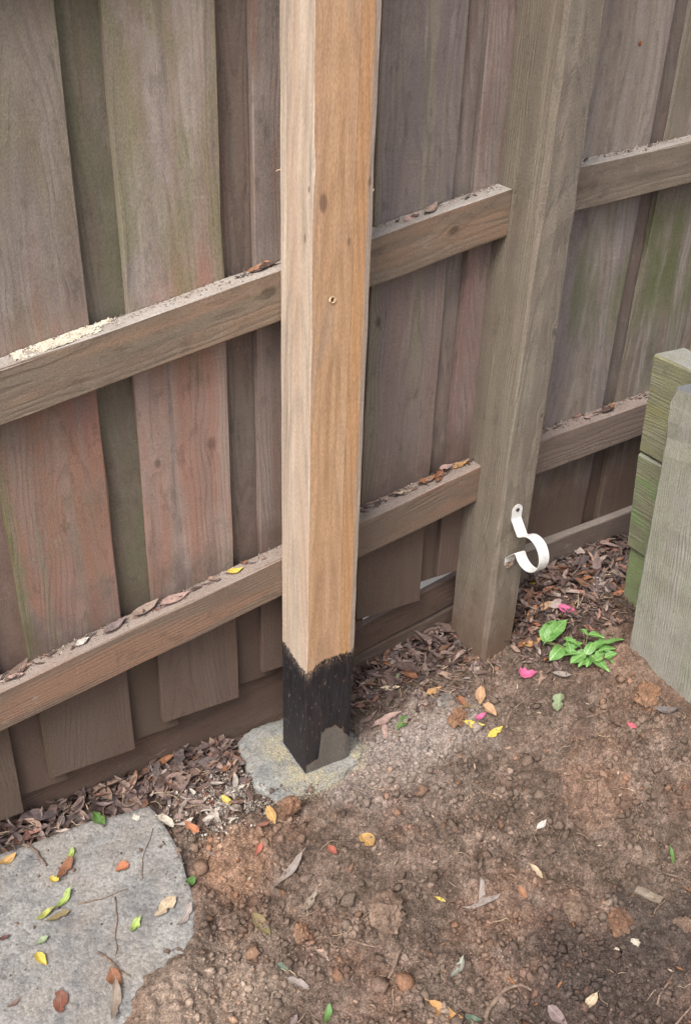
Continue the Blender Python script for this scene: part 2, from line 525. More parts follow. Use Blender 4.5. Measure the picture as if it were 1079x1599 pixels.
# ------------------------------------------------------------------ the paling fence
YR, YB, RD = .1, .141, .0405
fence = thing('paling_fence', (-.2, .14, -.05), 'weathered brown paling fence with sloping rails and one thick old post', 'fence')

PAL = {
    'brown':  dict(dark=(114, 104, 94), mid=(141, 130, 119), light=(161, 151, 139)),
    'pink':   dict(dark=(131, 120, 112), mid=(160, 149, 140), light=(181, 171, 162)),
    'mauve':  dict(dark=(116, 106, 101), mid=(143, 132, 125), light=(165, 154, 147)),
    'red':    dict(dark=(122, 102, 94), mid=(148, 127, 116), light=(169, 151, 140)),
    'olive':  dict(dark=(102, 96, 83), mid=(126, 119, 106), light=(145, 139, 124)),
    'dark':   dict(dark=(95, 86, 80), mid=(117, 108, 101), light=(135, 126, 118)),
}
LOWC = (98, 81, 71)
OLV, MAU, RED, GRY = (132, 126, 106), (130, 121, 117), (140, 112, 100), (150, 141, 133)
# front palings: x0, x1, foot z, palette, two tints, green settings, knots (local: across, up, radius)
A = [
    (-1.10, -.945, -.06, 'brown', RED, OLV, dict(), []),
    (-.875, -.722, -.03, 'mauve', RED, GRY, dict(), []),
    (-.655, -.502, .017, 'olive', RED, OLV, dict(green=(110, 114, 76), green_amt=.7, green_z=(.45, 1.9)), []),
    (-.448, -.288, .076, 'mauve', (126, 110, 104), OLV, dict(green=(108, 113, 72), green_amt=.92, green_x=(-.035, -.080)), []),
    (-.229, -.075, .115, 'pink', RED, MAU, dict(green=(128, 126, 94), green_amt=.6, green_z=(.72, 1.7)), [(.045, .560, .010), (-.05, .545, .006)]),
    (-.022, .131, .155, 'mauve', RED, GRY, dict(), []),
    (.190, .343, .208, 'mauve', (124, 115, 114), OLV, dict(), [(-.06, .63, .007)]),
    (.385, .537, .255, 'mauve', (138, 112, 106), MAU, dict(), []),
    (.612, .781, .14, 'brown', (128, 118, 118), GRY, dict(green=(98, 104, 68), green_amt=.6, green_z=(.60, .80)), [(.04, .93, .007)]),
    (.828, .981, .15, 'olive', (124, 110, 100), GRY, dict(green=(92, 99, 60), green_amt=.72, green_z=(.60, .84)), []),
    (1.03, 1.18, .17, 'brown', RED, OLV, dict(), []),
    (1.235, 1.387, .2, 'mauve', RED, GRY, dict(), []),
    (1.44, 1.59, .22, 'red', MAU, OLV, dict(), []),
]
ZONE = {3: [(.34, .80, (156, 114, 99), .8), (.95, 1.9, (130, 124, 104), .5)], 4: [(.36, .84, (160, 122, 107), .72)], 2: [(.36, .9, (134, 116, 100), .5), (.95, 1.9, (122, 120, 94), .6)], 5: [(.25, .75, (130, 108, 98), .5)], 6: [(.25, .76, (132, 110, 102), .6)], 7: [(.25, .75, (134, 104, 98), .65)]}
for i, (x0, x1, zf, pal, tint, tint2, gr, kn) in enumerate(A):
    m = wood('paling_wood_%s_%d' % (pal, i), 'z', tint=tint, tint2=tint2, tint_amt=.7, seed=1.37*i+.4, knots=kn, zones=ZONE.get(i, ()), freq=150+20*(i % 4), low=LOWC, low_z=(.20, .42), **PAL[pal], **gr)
    upright('paling', x0, x1, YB, YB+.0145, zf, 1.72+.16*x0, m, fence, seed=30+i, jit=.0008, step=.09)
# the boards of the back row, seen in the gaps
Bk = [(-.96, -.85, -.05, 'dark'), (-.755, -.62, -.01, 'dark'), (-.535, -.415, .045, 'red'), (-.318, -.196, .083, 'olive'), (-.112, .01, .13, 'dark'), (.09, .215, .17, 'mauve'), (.305, .425, .242, 'mauve'), (.51, .655, .15, 'brown'),
      (.745, .865, .16, 'dark'), (.955, 1.055, .18, 'brown'), (1.15, 1.26, .2, 'dark'), (1.36, 1.47, .2, 'brown')]
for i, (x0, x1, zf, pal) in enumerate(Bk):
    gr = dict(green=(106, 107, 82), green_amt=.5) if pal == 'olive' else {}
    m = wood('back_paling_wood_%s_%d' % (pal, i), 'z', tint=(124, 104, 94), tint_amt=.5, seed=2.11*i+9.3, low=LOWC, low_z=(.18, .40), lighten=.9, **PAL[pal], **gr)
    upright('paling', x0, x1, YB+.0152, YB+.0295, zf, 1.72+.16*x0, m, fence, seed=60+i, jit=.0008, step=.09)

ZU, ZL, HR, SL = .9632, .4385, .0802, .2014
ZU2, ZL2, HR2, SL2, XP0, XP1 = 1.0679, .5393, .0767, .0978, .4348, .5112
m_r1 = wood('rail_wood_upper', 'x', shear=SL, ring_amt=.2, dark=(104, 91, 79), mid=(132, 117, 102), light=(152, 138, 121), tint=(150, 123, 102), tint_amt=.75, tint2=(122, 112, 98), seed=3.3, top=(178, 172, 166), knots=[(-.028, 1.98, .009), (-.035, 2.32, .008)])
m_r2 = wood('rail_wood_lower', 'x', shear=SL, ring_amt=.2, dark=(102, 87, 76), mid=(128, 111, 97), light=(148, 131, 116), tint=(150, 118, 98), tint_amt=.8, tint2=(118, 104, 92), seed=7.9, top=(156, 144, 136))
m_r3 = wood('rail_wood_upper_short', 'x', shear=SL2, ring_amt=.2, dark=(100, 90, 78), mid=(125, 113, 100), light=(144, 132, 117), seed=5.1, tint2=(134, 126, 108), top=(170, 164, 158))
m_r4 = wood('rail_wood_lower_short', 'x', shear=SL2, ring_amt=.2, dark=(102, 89, 81), mid=(125, 111, 101), light=(144, 130, 119), seed=8.2, tint2=(130, 112, 102), top=(154, 140, 132))
along('rail', -2.0, XP0-.0015, YR, YR+RD, ZU, SL, HR, m_r1, fence, seed=3)
along('rail', -2.0, XP0-.0015, YR, YR+RD, ZL, SL, HR, m_r2, fence, seed=4)
along('rail', -2.0, XP0-.0015, YR, YR+RD, ZU+.56, SL, HR, m_r1, fence, seed=5)
for zt, mm, sd in ((ZU2, m_r3, 6), (ZL2, m_r4, 7), (ZU2+.52, m_r3, 8)):
    along('rail', XP1+.0015, 2.0, YR, YR+RD, zt-SL2*XP1, SL2, HR2, mm, fence, seed=sd)

# old post, a wandering wany edge at its front left corner
def old_post():
    x0, x1, y0, y1 = XP0, XP1, .0252, YB-.0006
    r = random.Random(5)
    V, F = [], []
    zs = np.linspace(-.15, 1.95, 44)
    for z in zs:
        w = .006+.004*math.sin(z*7)+.002*r.random()
        w2 = .002+.0015*r.random()
        for (a, b) in [(x0+w, y0), (x1-w2, y0), (x1, y0+w2), (x1, y1), (x0, y1), (x0, y0+w*.8)]:
            V.append((a+r.gauss(0, .0006)-.4730, b+r.gauss(0, .0006)-y0, z+.15))
    for s in range(len(zs)-1):
        for i in range(6):
            j = (i+1) % 6
            F.append((s*6+i, s*6+j, s*6+6+j, s*6+6+i))
    F.append(tuple(reversed(range(6)))); F.append(tuple((len(zs)-1)*6+i for i in range(6)))
    m = wood('old_post_wood', 'z', (106, 97, 87), (131, 121, 109), (153, 143, 130), tint=(118, 109, 99), tint2=(140, 131, 117), tint_amt=.6, seed=12.6, bump=.7,
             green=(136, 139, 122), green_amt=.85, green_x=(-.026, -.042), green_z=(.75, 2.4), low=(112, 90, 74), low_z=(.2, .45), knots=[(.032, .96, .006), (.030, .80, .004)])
    o = mesh_obj('post', V, F, m, fence)
    o.location = Vector((.4730, y0, -.15))-fence.location
    return o
tag(old_post(), label='thick old square fence post with grey green bloom')

# plinth boards
def plinth(x0, x1, y0, y1, zt, slope, h, mat, seed):
    return along('plinth_board', x0, x1, y0, y1, zt, slope, h, mat, fence, c=.0015, jit=.0007, seed=seed)
m_p1 = wood('plinth_wood', 'x', (80, 67, 59), (98, 82, 73), (113, 97, 87), seed=17.0, shear=.2, tint=(102, 81, 71))
m_p2 = wood('plinth_wood_low', 'x', (84, 71, 63), (100, 86, 77), (114, 99, 89), seed=21.0, shear=.18)
m_p3 = wood('plinth_wood_right', 'x', (94, 84, 77), (114, 102, 94), (132, 120, 111), seed=23.5, shear=.06, top=(150, 140, 132))
plinth(-2.0, .186, YB+.0305, YB+.049, .166-.2*.19, .2, .42, m_p1, 71)
plinth(.188, .60, YB+.0312, YB+.048, .162-.22*.222, .22, .072, m_p1, 72)
plinth(.188, .60, YB+.0295, YB+.048, .088-.18*.222, .18, .25, m_p2, 73)
plinth(XP1+.002, 2.0, YB-.0225, YB-.0008, .270-.06*.66, .06, .26, m_p3, 74)

# rusty nail heads that hold the palings
M_rust = NT('rust'); M_rust = M_rust.finish(srgb(150, 88, 44), .8)
def disc(name, c, r, thick, nrm, mat, parent, seg=10):
    q = Vector(nrm).to_track_quat('Z', 'Y')
    V, F = [], []
    for k, (rr, h) in enumerate(((r, 0), (r, thick*.6), (r*.7, thick))):
        for i in range(seg):
            t = 2*math.pi*i/seg
            V.append(q @ Vector((rr*math.cos(t), rr*math.sin(t), h)))
    for k in range(2):
        for i in range(seg):
            j = (i+1) % seg
            F.append((k*seg+i, k*seg+j, (k+1)*seg+j, (k+1)*seg+i))
    F.append(tuple(2*seg+i for i in range(seg)))
    o = mesh_obj(name, V, F, mat, parent)
    o.location = Vector(c)-(parent.location if parent is not None else Vector())
    return o
disc('nail', (.713, YB-.0002, 1.262), .0035, .002, (0, -1, 0), M_rust, fence)

# pale paving on the far side, seen as light slits under the palings
def far_paving():
    xs = np.linspace(-3, 3, 60); ys = np.array([.215, .6, 1.2, 2.4])
    Xb, Yb = np.meshgrid(xs, ys, indexing='ij')
    Zb = .02+.2*(Xb-.2)*np.clip(1-np.abs(Xb)/6, .3, 1)+.055
    i = np.arange(Xb.size).reshape(Xb.shape)
    F = np.stack([i[:-1, :-1], i[1:, :-1], i[1:, 1:], i[:-1, 1:]], -1).reshape(-1, 4)
    n = NT('pale_paving'); p = n.pos()
    m = n.finish(n.ramp(n.noise(p, 12, 5, .6), [(.3, srgb(186, 178, 164)), (.7, srgb(220, 214, 202))]), .9)
    return np_mesh('paving', np.stack([Xb, Yb, Zb], -1).reshape(-1, 3), F, m, False)
tag(far_paving(), kind='structure')

# ------------------------------------------------------------------ sleeper wall at right
wall = thing('sleeper_wall', (.70, -.15, .16), 'low mossy green timber sleeper wall with grey upright at right edge', 'retaining wall')
m_s = [wood('sleeper_wood_%d' % i, 'y', (104, 104, 86), (130, 130, 108), (150, 148, 126), tint=(124, 122, 104), tint_amt=.5, seed=31+i*3.3, green=g_, green_amt=a_, top=(150, 150, 146), bump=.7)
       for i, (g_, a_) in enumerate([((140, 138, 92), .6), ((112, 138, 90), .78), ((122, 142, 96), .78)])]
def sleeper(xt, xb, w, y0, y1, zb, zt, mat, seed):
    r = random.Random(seed)
    ns = 24
    V, F = [], []
    c = .004
    for s in range(ns):
        y = y0+(y1-y0)*s/(ns-1)
        sec = [(xb+c, zb), (xb+w-c, zb), (xb+w, zb+c), (xt+w, zt-c), (xt+w-c, zt), (xt+c, zt), (xt, zt-c), (xb, zb+c)]
        for (a, b) in sec:
            V.append((a+r.gauss(0, .0009)-xt, y-y1, b+r.gauss(0, .0009)-zb))
    for s in range(ns-1):
        for i in range(8):
            j = (i+1) % 8
            F.append((s*8+i, s*8+j, s*8+8+j, s*8+8+i))
    F.append(tuple(reversed(range(8)))); F.append(tuple((ns-1)*8+i for i in range(8)))
    F = [tuple(reversed(f)) for f in F]
    o = mesh_obj('sleeper', V, F, mat, wall)
    o.location = Vector((xt, y1, zb))-wall.location
    return o
sleeper(.700, .713, .082, -1.6, -.037, .556, .759, m_s[0], 1)
sleeper(.714, .735, .080, -1.6, -.037, .329, .551, m_s[1], 2)
sleeper(.748, .762, .075, -1.6, -.037, .09, .324, m_s[2], 3)
def wall_post():
    r = random.Random(9)
    V, F = [], []
    zs = np.linspace(.02, .752, 22)
    for k, z in enumerate(zs):
        x = .668-.042*(z-.17)
        yb_ = -.149+.016*(z-.17)
        top = k == len(zs)-1
        c = .005+.002*math.sin(z*15) if not top else .012
        for (a, b) in [(x+c, yb_-.2), (x+.052, yb_-.2), (x+.052, yb_), (x+c, yb_), (x, yb_-c), (x, yb_-.2+c)]:
            V.append((a+r.gauss(0, .0007)-.668, b+r.gauss(0, .0007)+.25, z-(.010*(1 if top and b > yb_-.02 else 0))+(.012*(yb_-b)/.2 if top else 0)-.02))
    for s in range(len(zs)-1):
        for i in range(6):
            j = (i+1) % 6
            F.append((s*6+i, s*6+j, s*6+6+j, s*6+6+i))
    F.append(tuple(reversed(range(6)))); F.append(tuple((len(zs)-1)*6+i for i in range(6)))
    m = wood('wall_post_wood', 'z', (128, 127, 118), (157, 156, 147), (176, 175, 166), tint=(144, 141, 130), tint_amt=.6, seed=41.7, green=(146, 151, 128), green_amt=.4, top=(120, 122, 124), bump=.8)
    o = mesh_obj('post', V, F, m, wall)
    o.location = Vector((.668, -.25, .02))-wall.location
    return o
tag(wall_post(), label='weathered grey upright in front of the mossy sleepers')

# ------------------------------------------------------------------ concrete slab and footing
def rock_sheet(name, P, top, thick, mat, seed, step=.012, rough=.004, edge=.007, jag=.018):
    """irregular concrete lump: outline P, top(x,y) height, rounded broken rim"""
    r = random.Random(seed)
    pts = []
    n = len(P)
    for i in range(n):
        a, b = Vector(P[i]), Vector(P[(i+1) % n])
        k = max(1, int((b-a).length/step))
        for s in range(k):
            pts.append(a+(b-a)*(s/k))
    O = np.array([(p.x, p.y) for p in pts])
    O += np.stack([fbm(O[:, 0]*16, O[:, 1]*16, seed, 3)-.5, fbm(O[:, 0]*16+5, O[:, 1]*16+8, seed+4, 3)-.5], -1)*jag
    xs = np.arange(O[:, 0].min(), O[:, 0].max(), step*.6); ys = np.arange(O[:, 1].min(), O[:, 1].max(), step*.6)
    XX, YY = np.meshgrid(xs, ys, indexing='ij')
    sd = poly_sd(XX, YY, [tuple(p) for p in O])
    bm = bmesh.new()
    loops = []
    # rim rings
    m = len(O)
    nrm = np.roll(O, -1, 0)-np.roll(O, 1, 0)
    nrm = np.stack([nrm[:, 1], -nrm[:, 0]], -1); nrm /= np.linalg.norm(nrm, axis=1)[:, None]+1e-9
    area = np.sum(O[:, 0]*np.roll(O[:, 1], -1)-np.roll(O[:, 0], -1)*O[:, 1])
    if area < 0: nrm = -nrm
    def H(x, y): return top(x, y)+rough*2*(fbm(x*22, y*22, seed+1, 3)-.5)+rough*.45*(fbm(x*110, y*110, seed+2, 3)-.5)
    rings = []
    for (ins, dz) in ((-.004, -thick), (.0, -thick*.45), (.0015, -edge*.8), (edge*.7, -edge*.12)):
        R = O-nrm*ins
        hz_ = H(R[:, 0], R[:, 1])+dz
        rings.append([bm.verts.new((R[i, 0], R[i, 1], hz_[i])) for i in range(m)])
    for a, b in zip(rings[:-1], rings[1:]):
        for i in range(m):
            j = (i+1) % m
            bm.faces.new((a[i], a[j], b[j], b[i]))
    inner = rings[-1]
    gi = [(x, y) for x, y, s in zip(XX.ravel(), YY.ravel(), sd.ravel()) if s < -edge-.006]
    gp = np.array(gi)+nrng.normal(0, step*.08, (len(gi), 2))
    from mathutils.geometry import delaunay_2d_cdt
    vin = [Vector((v.co.x, v.co.y)) for v in inner]+[Vector(q) for q in gp]
    res = delaunay_2d_cdt(vin, [(i, (i+1) % m) for i in range(m)], [], 1, 1e-6)
    ov, of, orig = res[0], res[2], res[3]
    vv = []
    for k, v in enumerate(ov):
        src = [q for q in orig[k] if q < m]
        vv.append(inner[src[0]] if src else bm.verts.new((v.x, v.y, float(H(np.array([v.x]), np.array([v.y]))[0]))))
    for f in of:
        try: bm.faces.new([vv[q] for q in f])
        except ValueError: pass
    bmesh.ops.recalc_face_normals(bm, faces=bm.faces)
    me = bpy.data.meshes.new(name)
    bm.to_mesh(me); bm.free()
    me.materials.append(mat)
    me.polygons.foreach_set('use_smooth', [True]*len(me.polygons))
    o = bpy.data.objects.new(name, me); COL.objects.link(o)
    return o
def concrete(name, base, lo, hi, warm, seed, agg=.6, bump=.6):
    n = NT(name)
    p = n.pos()
    a = n.noise(n.mapping(p, (1, 1, 1), (seed, 0, 0)), 16, 5, .6)
    f = n.noise(n.mapping(p, (1, 1, 1), (0, seed, 0)), 300, 4, .65)
    v = n.voronoi(n.mapping(p, (1, 1, 1), (0, 0, seed)), 190, out='Color')
    vd = n.voronoi(n.mapping(p, (1, 1, 1), (0, 0, seed)), 190)
    col = n.ramp(a, [(.36, srgb(*lo)), (.5, srgb(*base)), (.64, srgb(*hi))])
    col = n.mix(n.math('MULTIPLY', n.smooth(n.noise(n.mapping(p, (1, 1, 1), (3, seed, 2)), 7, 5, .65), .45, .60), .7), col, srgb(*warm))
    g = n.sep(v)[0]
    col = n._sc(col, n.smooth(g, 0, 1, 1-.34*agg, 1+.30*agg))
    col = n._sc(col, n.smooth(f, .25, .75, .78, 1.2))
    pit = n.smooth(n.noise(p, 85, 3, .6), .30, .40)
    chip = n.smooth(n.noise(n.mapping(p, (1, 1, 1), (6, seed, 6)), 150, 2, .5), .70, .76)
    col = n.mix(n.math('MULTIPLY', chip, .7*agg), col, srgb(206, 204, 198))
    col = n._sc(col, n.math('MULTIPLY_ADD', pit, .22, .78))
    h = n.math('ADD', n.math('MULTIPLY', f, .6), n.math('ADD', n.math('MULTIPLY', pit, .6), n.math('MULTIPLY', vd, -.6)))
    return n.finish(col, .92, h, bump, .0025)
M_slab = concrete('old_concrete', (142, 141, 139), (120, 120, 120), (157, 156, 152), (149, 143, 136), 3.0, .5)
slab = rock_sheet('concrete_slab', SLAB, lambda x, y: gz(x, y)+.016+.0*x, .04, M_slab, 5, .012, .0022, .004, jag=.009)
tag(slab, 'old rough grey concrete slab half buried at bottom left', 'concrete slab')
M_foot = concrete('footing_concrete', (148, 150, 148), (132, 135, 134), (160, 161, 157), (152, 150, 143), 9.0, .5)
foot = rock_sheet('concrete_footing', COLLAR, lambda x, y: -.004+.0*x-.38*np.maximum(0, -y-.022)-.25*np.maximum(0, x-.122)+.03*np.maximum(0, x-.1), .05, M_foot, 8, .009, .0024, .005, jag=.034)
tag(foot, 'pale concrete footing around the foot of the new post', 'footing')
# ------------------------------------------------------------------ surface height for things that lie on the ground
def _bvh(o):
    me = o.data
    mw = o.matrix_world
    return BVHTree.FromPolygons([tuple(v.co) for v in me.vertices], [tuple(p.vertices) for p in me.polygons])
_B = [_bvh(slab), _bvh(foot)]
def gsurf(x, y):
    x = np.asarray(x, float); y = np.asarray(y, float)
    i = np.clip(np.searchsorted(gx, x)-1, 0, len(gx)-2); j = np.clip(np.searchsorted(gy, y)-1, 0, len(gy)-2)
    fx = (x-gx[i])/(gx[i+1]-gx[i]); fy = (y-gy[j])/(gy[j+1]-gy[j])
    return (Z[i, j]*(1-fx)+Z[i+1, j]*fx)*(1-fy)+(Z[i, j+1]*(1-fx)+Z[i+1, j+1]*fx)*fy
def surf(x, y):
    z = float(gsurf(x, y))
    for b in _B:
        h = b.ray_cast(Vector((x, y, 1)), Vector((0, 0, -1)))
        if h[0] is not None: z = max(z, h[0].z)
    return z
_sdS = lambda x, y: poly_sd(x, y, SLAB)
_sdC = lambda x, y: poly_sd(x, y, COLLAR)

# ------------------------------------------------------------------ the new post
post = thing('timber_post', (0, 0, 0), 'new square orange pine post with a black painted foot', 'post')
def post_material(name, cols, seed, knots, front):
    n = NT(name)
    o = n.pos()
    warp = n.noise(n.mapping(o, (5, 5, 1.4), (seed, 2, 0)), 1, 2, .5, 0, True)
    warp = n.vmath('MULTIPLY', n.vmath('SUBTRACT', warp, (.5, .5, .5)), (.02, .02, 0))
    v = n.vmath('ADD', o, warp)
    sx = n.sep(v)
    grain = n.noise(n.mapping(v, (70, 70, 2.6), (seed, 0, 0)), 1, 3, .55, .5)
    fine = n.noise(n.mapping(v, (520, 520, 18), (0, seed, 0)), 1, 3, .6)
    fuzz = n.noise(n.mapping(v, (520, 520, 170), (0, seed, 3)), 1, 2, .6)
    broad = n.noise(n.mapping(v, (22, 22, .9), (seed*3, 0, 1)), 1, 3, .55)
    blot = n.noise(n.mapping(o, (14, 14, 5), (1, seed, 2)), 1, 5, .6)
    col = n.ramp(grain, [(.28, srgb(*cols[0])), (.5, srgb(*cols[1])), (.75, srgb(*cols[2]))])
    col = n.mix(n.smooth(broad, .42, .62, 0, .75), col, srgb(*cols[3]))
    col = n.mix(n.smooth(blot, .52, .72, 0, .7), col, srgb(*cols[4]))
    if front:    # torn, fuzzy saw line right of the middle, pale sapwood strip along the right arris
        line = n.math('ABSOLUTE', n.math('SUBTRACT', n.math('MULTIPLY_ADD', n.math('SUBTRACT', fuzz, .5), .004, sx[0]), .066))
        col = n._sc(col, n.smooth(line, .0, .0016, .70, 1))
        col = n.mix(n.smooth(sx[0], .064, .069, 0, .45), col, srgb(196, 146, 96))
        e = n.sep(o)
        col = n.mix(n.smooth(n.math('MULTIPLY_ADD', n.math('SUBTRACT', fine, .5), .008, e[0]), .0875, .0915, 0, .85), col, srgb(196, 180, 164))
    col = n._sc(col, n.smooth(fine, .2, .8, .94, 1.05))
    col = n._sc(col, n.smooth(fuzz, .25, .75, .86, 1.13))
    pits = n.noise(n.mapping(o, (260, 260, 190), (seed, 1, 1)), 1, 3, .65)
    col = n._sc(col, n.smooth(pits, .30, .42, .88, 1.0))
    a_ = sx[0] if front else sx[1]
    d_ = n.math('MULTIPLY_ADD', sx[2], .035, .06)
    q_ = n.math('SUBTRACT', a_, .038)
    rr_ = n.math('MULTIPLY_ADD', broad, .012, n.math('SQRT', n.math('ADD', n.math('MULTIPLY', q_, q_), n.math('MULTIPLY', d_, d_))))
    u_ = n.math('FRACT', n.math('MULTIPLY', rr_, 190.0))
    late = n.math('MULTIPLY', n.smooth(u_, .3, .8), n.smooth(u_, .86, .99, 1, 0))
    col = n._sc(col, n.math('MULTIPLY_ADD', n.math('MULTIPLY', late, n.smooth(blot, .35, .6, .3, 1.0)), -.15, 1.03))
    for (ka, kl, kr, ks) in knots:
        da = n.math('DIVIDE', n.math('SUBTRACT', sx[0] if front else sx[1], ka), kr)
        dl = n.math('DIVIDE', n.math('SUBTRACT', sx[2], kl), kr*1.9)
        d = n.math('SQRT', n.math('ADD', n.math('MULTIPLY', da, da), n.math('MULTIPLY', dl, dl)))
        d = n.math('MULTIPLY_ADD', n.math('SUBTRACT', grain, .5), .8, d)
        col = n.mix(n.smooth(d, .5, 1.2, ks, 0), col, srgb(112, 84, 72))
    # black bitumen paint at the foot, brushed with a ragged upper edge; a bare damp patch low on the front
    s = n.sep(o)
    rag = n.noise(n.mapping(o, (120, 120, 40), (3, 1, seed)), 1, 4, .65)
    brush = n.noise(n.mapping(o, (340, 340, 14), (2, 2, seed)), 1, 3, .6)
    xx = n.math('DIVIDE', s[0], .1, clamp=True)
    yy = n.math('DIVIDE', s[1], .1, clamp=True)
    thr = n.math('ADD', n.math('MULTIPLY', n.smooth(xx, 0, .35), .020), n.math('MULTIPLY', n.smooth(yy, .1, 1.0), .010))
    thr = n.math('ADD', thr, .248)
    thr = n.math('MULTIPLY_ADD', n.math('SUBTRACT', rag, .5), .022, thr)
    thr = n.math('MULTIPLY_ADD', n.math('SUBTRACT', brush, .5), .016, thr)
    paint = n.smooth(n.math('SUBTRACT', thr, s[2]), -.0015, .0025)
    worn = n.smooth(n.math('ADD', n.math('MULTIPLY', rag, .6), n.math('MULTIPLY', fuzz, .5)), .64, .78, 1, .25)
    paint = n.math('MULTIPLY', paint, worn)
    edge = n.smooth(n.math('SUBTRACT', thr, s[2]), .0, .030, 1, 0)
    gaps = n.smooth(n.math('ADD', n.math('MULTIPLY', brush, .5), n.math('MULTIPLY', fuzz, .5)), .50, .58)
    paint = n.math('MULTIPLY', paint, n.math('SUBTRACT', 1.0, n.math('MULTIPLY', n.math('MULTIPLY', edge, gaps), .65)))
    if front:
        ar = n.smooth(s[0], .026, .034, .0, .045)
        ar = n.math('ADD', ar, n.smooth(n.math('ABSOLUTE', n.math('SUBTRACT', s[0], .053)), .008, .05, .026, -.022))
        ar = n.math('MULTIPLY', ar, n.smooth(s[0], .022, .034))
        ar = n.math('ADD', ar, n.smooth(s[0], -.002, .03, .017, .024))
        ar = n.math('MULTIPLY_ADD', n.math('SUBTRACT', rag, .5), .020, n.math('MULTIPLY_ADD', n.math('SUBTRACT', brush, .5), .010, ar))
        bare = n.smooth(n.math('SUBTRACT', ar, s[2]), -.002, .003)
        damp = n._sc(srgb(112, 106, 99)[:3], n.math('MULTIPLY', n.smooth(fuzz, .2, .8, .78, 1.22), n.smooth(blot, .3, .7, .8, 1.15)))
        col = n.mix(bare, col, damp)
        paint = n.math('MULTIPLY', paint, n.math('SUBTRACT', 1.0, bare))
    blk = n._sc(srgb(42, 40, 43)[:3], n.smooth(brush, .25, .75, .55, 1.7))
    blk = n.mix(n.smooth(blot, .50, .68, 0, .35), blk, srgb(72, 64, 62))
    dust = n.smooth(n.noise(n.mapping(o, (1, 1, 1), (7, 7, 7)), 200, 3, .6), .62, .72, 0, .55)
    blk = n.mix(dust, blk, srgb(120, 104, 92))
    col = n.mix(paint, col, blk)
    h = n.math('ADD', n.math('MULTIPLY', grain, .6), n.math('ADD', n.math('MULTIPLY', fine, .5), n.math('MULTIPLY', fuzz, .5)))
    h = n.math('MULTIPLY_ADD', paint, .5, h)
    rgh = n.math('MULTIPLY_ADD', paint, n.smooth(brush, .3, .7, -.42, -.2), .86)
    return n.finish(col, rgh, h, .55, .0016)
M_pf = post_material('pine_front', [(176, 140, 108), (197, 159, 123), (210, 176, 142), (192, 156, 126), (182, 157, 136)], 4.2,
                     [(.014, 1.082, .0075, .7), (.058, 1.024, .0035, .55), (.092, 1.105, .004, .6)], True)
M_ps = post_material('pine_side', [(172, 157, 142), (201, 184, 166), (218, 204, 187), (200, 175, 154), (164, 152, 143)], 8.8,
                     [(.02, 1.03, .004, .6), (.01, 1.10, .003, .7)], False)
def post_mesh(z0, z1, name, step=.04, hole=None):
    r = random.Random(int(z0*100)+77)
    V, F, MI = [], [], []
    ns = int(round((z1-z0)/step))+1
    for k in range(ns):
        z = z0+(z1-z0)*k/(ns-1)
        rr = random.Random(int(round(z*1000)))
        j = lambda s=.00025: rr.gauss(0, s)
        wn_ = .0012+.0004*math.sin(z*23)+(.003 if abs(z-1.12) < .03 or abs(z-1.2) < .02 else 0)*rr.random()
        sec = [(0+wn_, 0+j()), (.0895+j(.0004), 0+j()), (.0995+j(.0005), .0032+j(.0004)), (.1, .0975), (.0975, .0998), (.0025+j(), .0998), (0+j(), .0975+j()), (0+j(), 0+wn_)]
        V += [(a, b, z) for a, b in sec]
    for s in range(ns-1):
        for i in range(8):
            q = (i+1) % 8
            F.append((s*8+i, s*8+q, s*8+8+q, s*8+8+i))
            MI.append(0 if i in (0, 1) else 1)
    F.append(tuple(reversed(range(8)))); MI.append(1)
    F.append(tuple((ns-1)*8+i for i in range(8))); MI.append(1)
    return mesh_obj(name, V, F, [M_pf, M_ps], post, mat_idx=MI)
base = post_mesh(-.30, .26, 'painted_foot')
tag(base, label='black bitumen painted foot with a ragged edge')
shaft = post_mesh(.26, 1.84, 'shaft')
# drilled hole with a splintered pale rim
HX, HZ = .035, .942
cut = mesh_obj('cutter', [(HX+.0034*math.cos(t*math.pi/6), y, HZ+.0042*math.sin(t*math.pi/6)) for y in (-.01, .03) for t in range(12)],
               [tuple(reversed(range(12))), tuple(range(12, 24))]+[(i, (i+1) % 12, 12+(i+1) % 12, 12+i) for i in range(12)], M_pf)
_me = cut.data
_bm = bmesh.new(); _bm.from_mesh(_me); bmesh.ops.recalc_face_normals(_bm, faces=_bm.faces); _bm.to_mesh(_me); _bm.free()
md = shaft.modifiers.new('hole', 'BOOLEAN'); md.operation = 'DIFFERENCE'; md.object = cut; md.solver = 'EXACT'
bpy.context.view_layer.update()
dg = bpy.context.evaluated_depsgraph_get()
_nm = bpy.data.meshes.new_from_object(shaft.evaluated_get(dg))
shaft.modifiers.clear()
shaft.data = _nm
bpy.data.objects.remove(cut)
def torus_rim():
    r = random.Random(3)
    V, F = [], []
    for i in range(16):
        t = i*math.pi/8
        for k in range(5):
            u = k*2*math.pi/5
            rad = .0042+.0009*math.cos(u)+r.gauss(0, .0005)
            V.append((HX+rad*math.cos(t), -.0002-.0011*max(0, math.sin(u))*(1+r.random()), HZ+1.15*rad*math.sin(t)))
    for i in range(16):
        for k in range(5):
            F.append((i*5+k, i*5+(k+1) % 5, ((i+1) % 16)*5+(k+1) % 5, ((i+1) % 16)*5+k))
    n = NT('splinters'); m = n.finish(srgb(216, 190, 158), .9)
    return mesh_obj('hole_rim', V, F, m, shaft)
torus_rim()
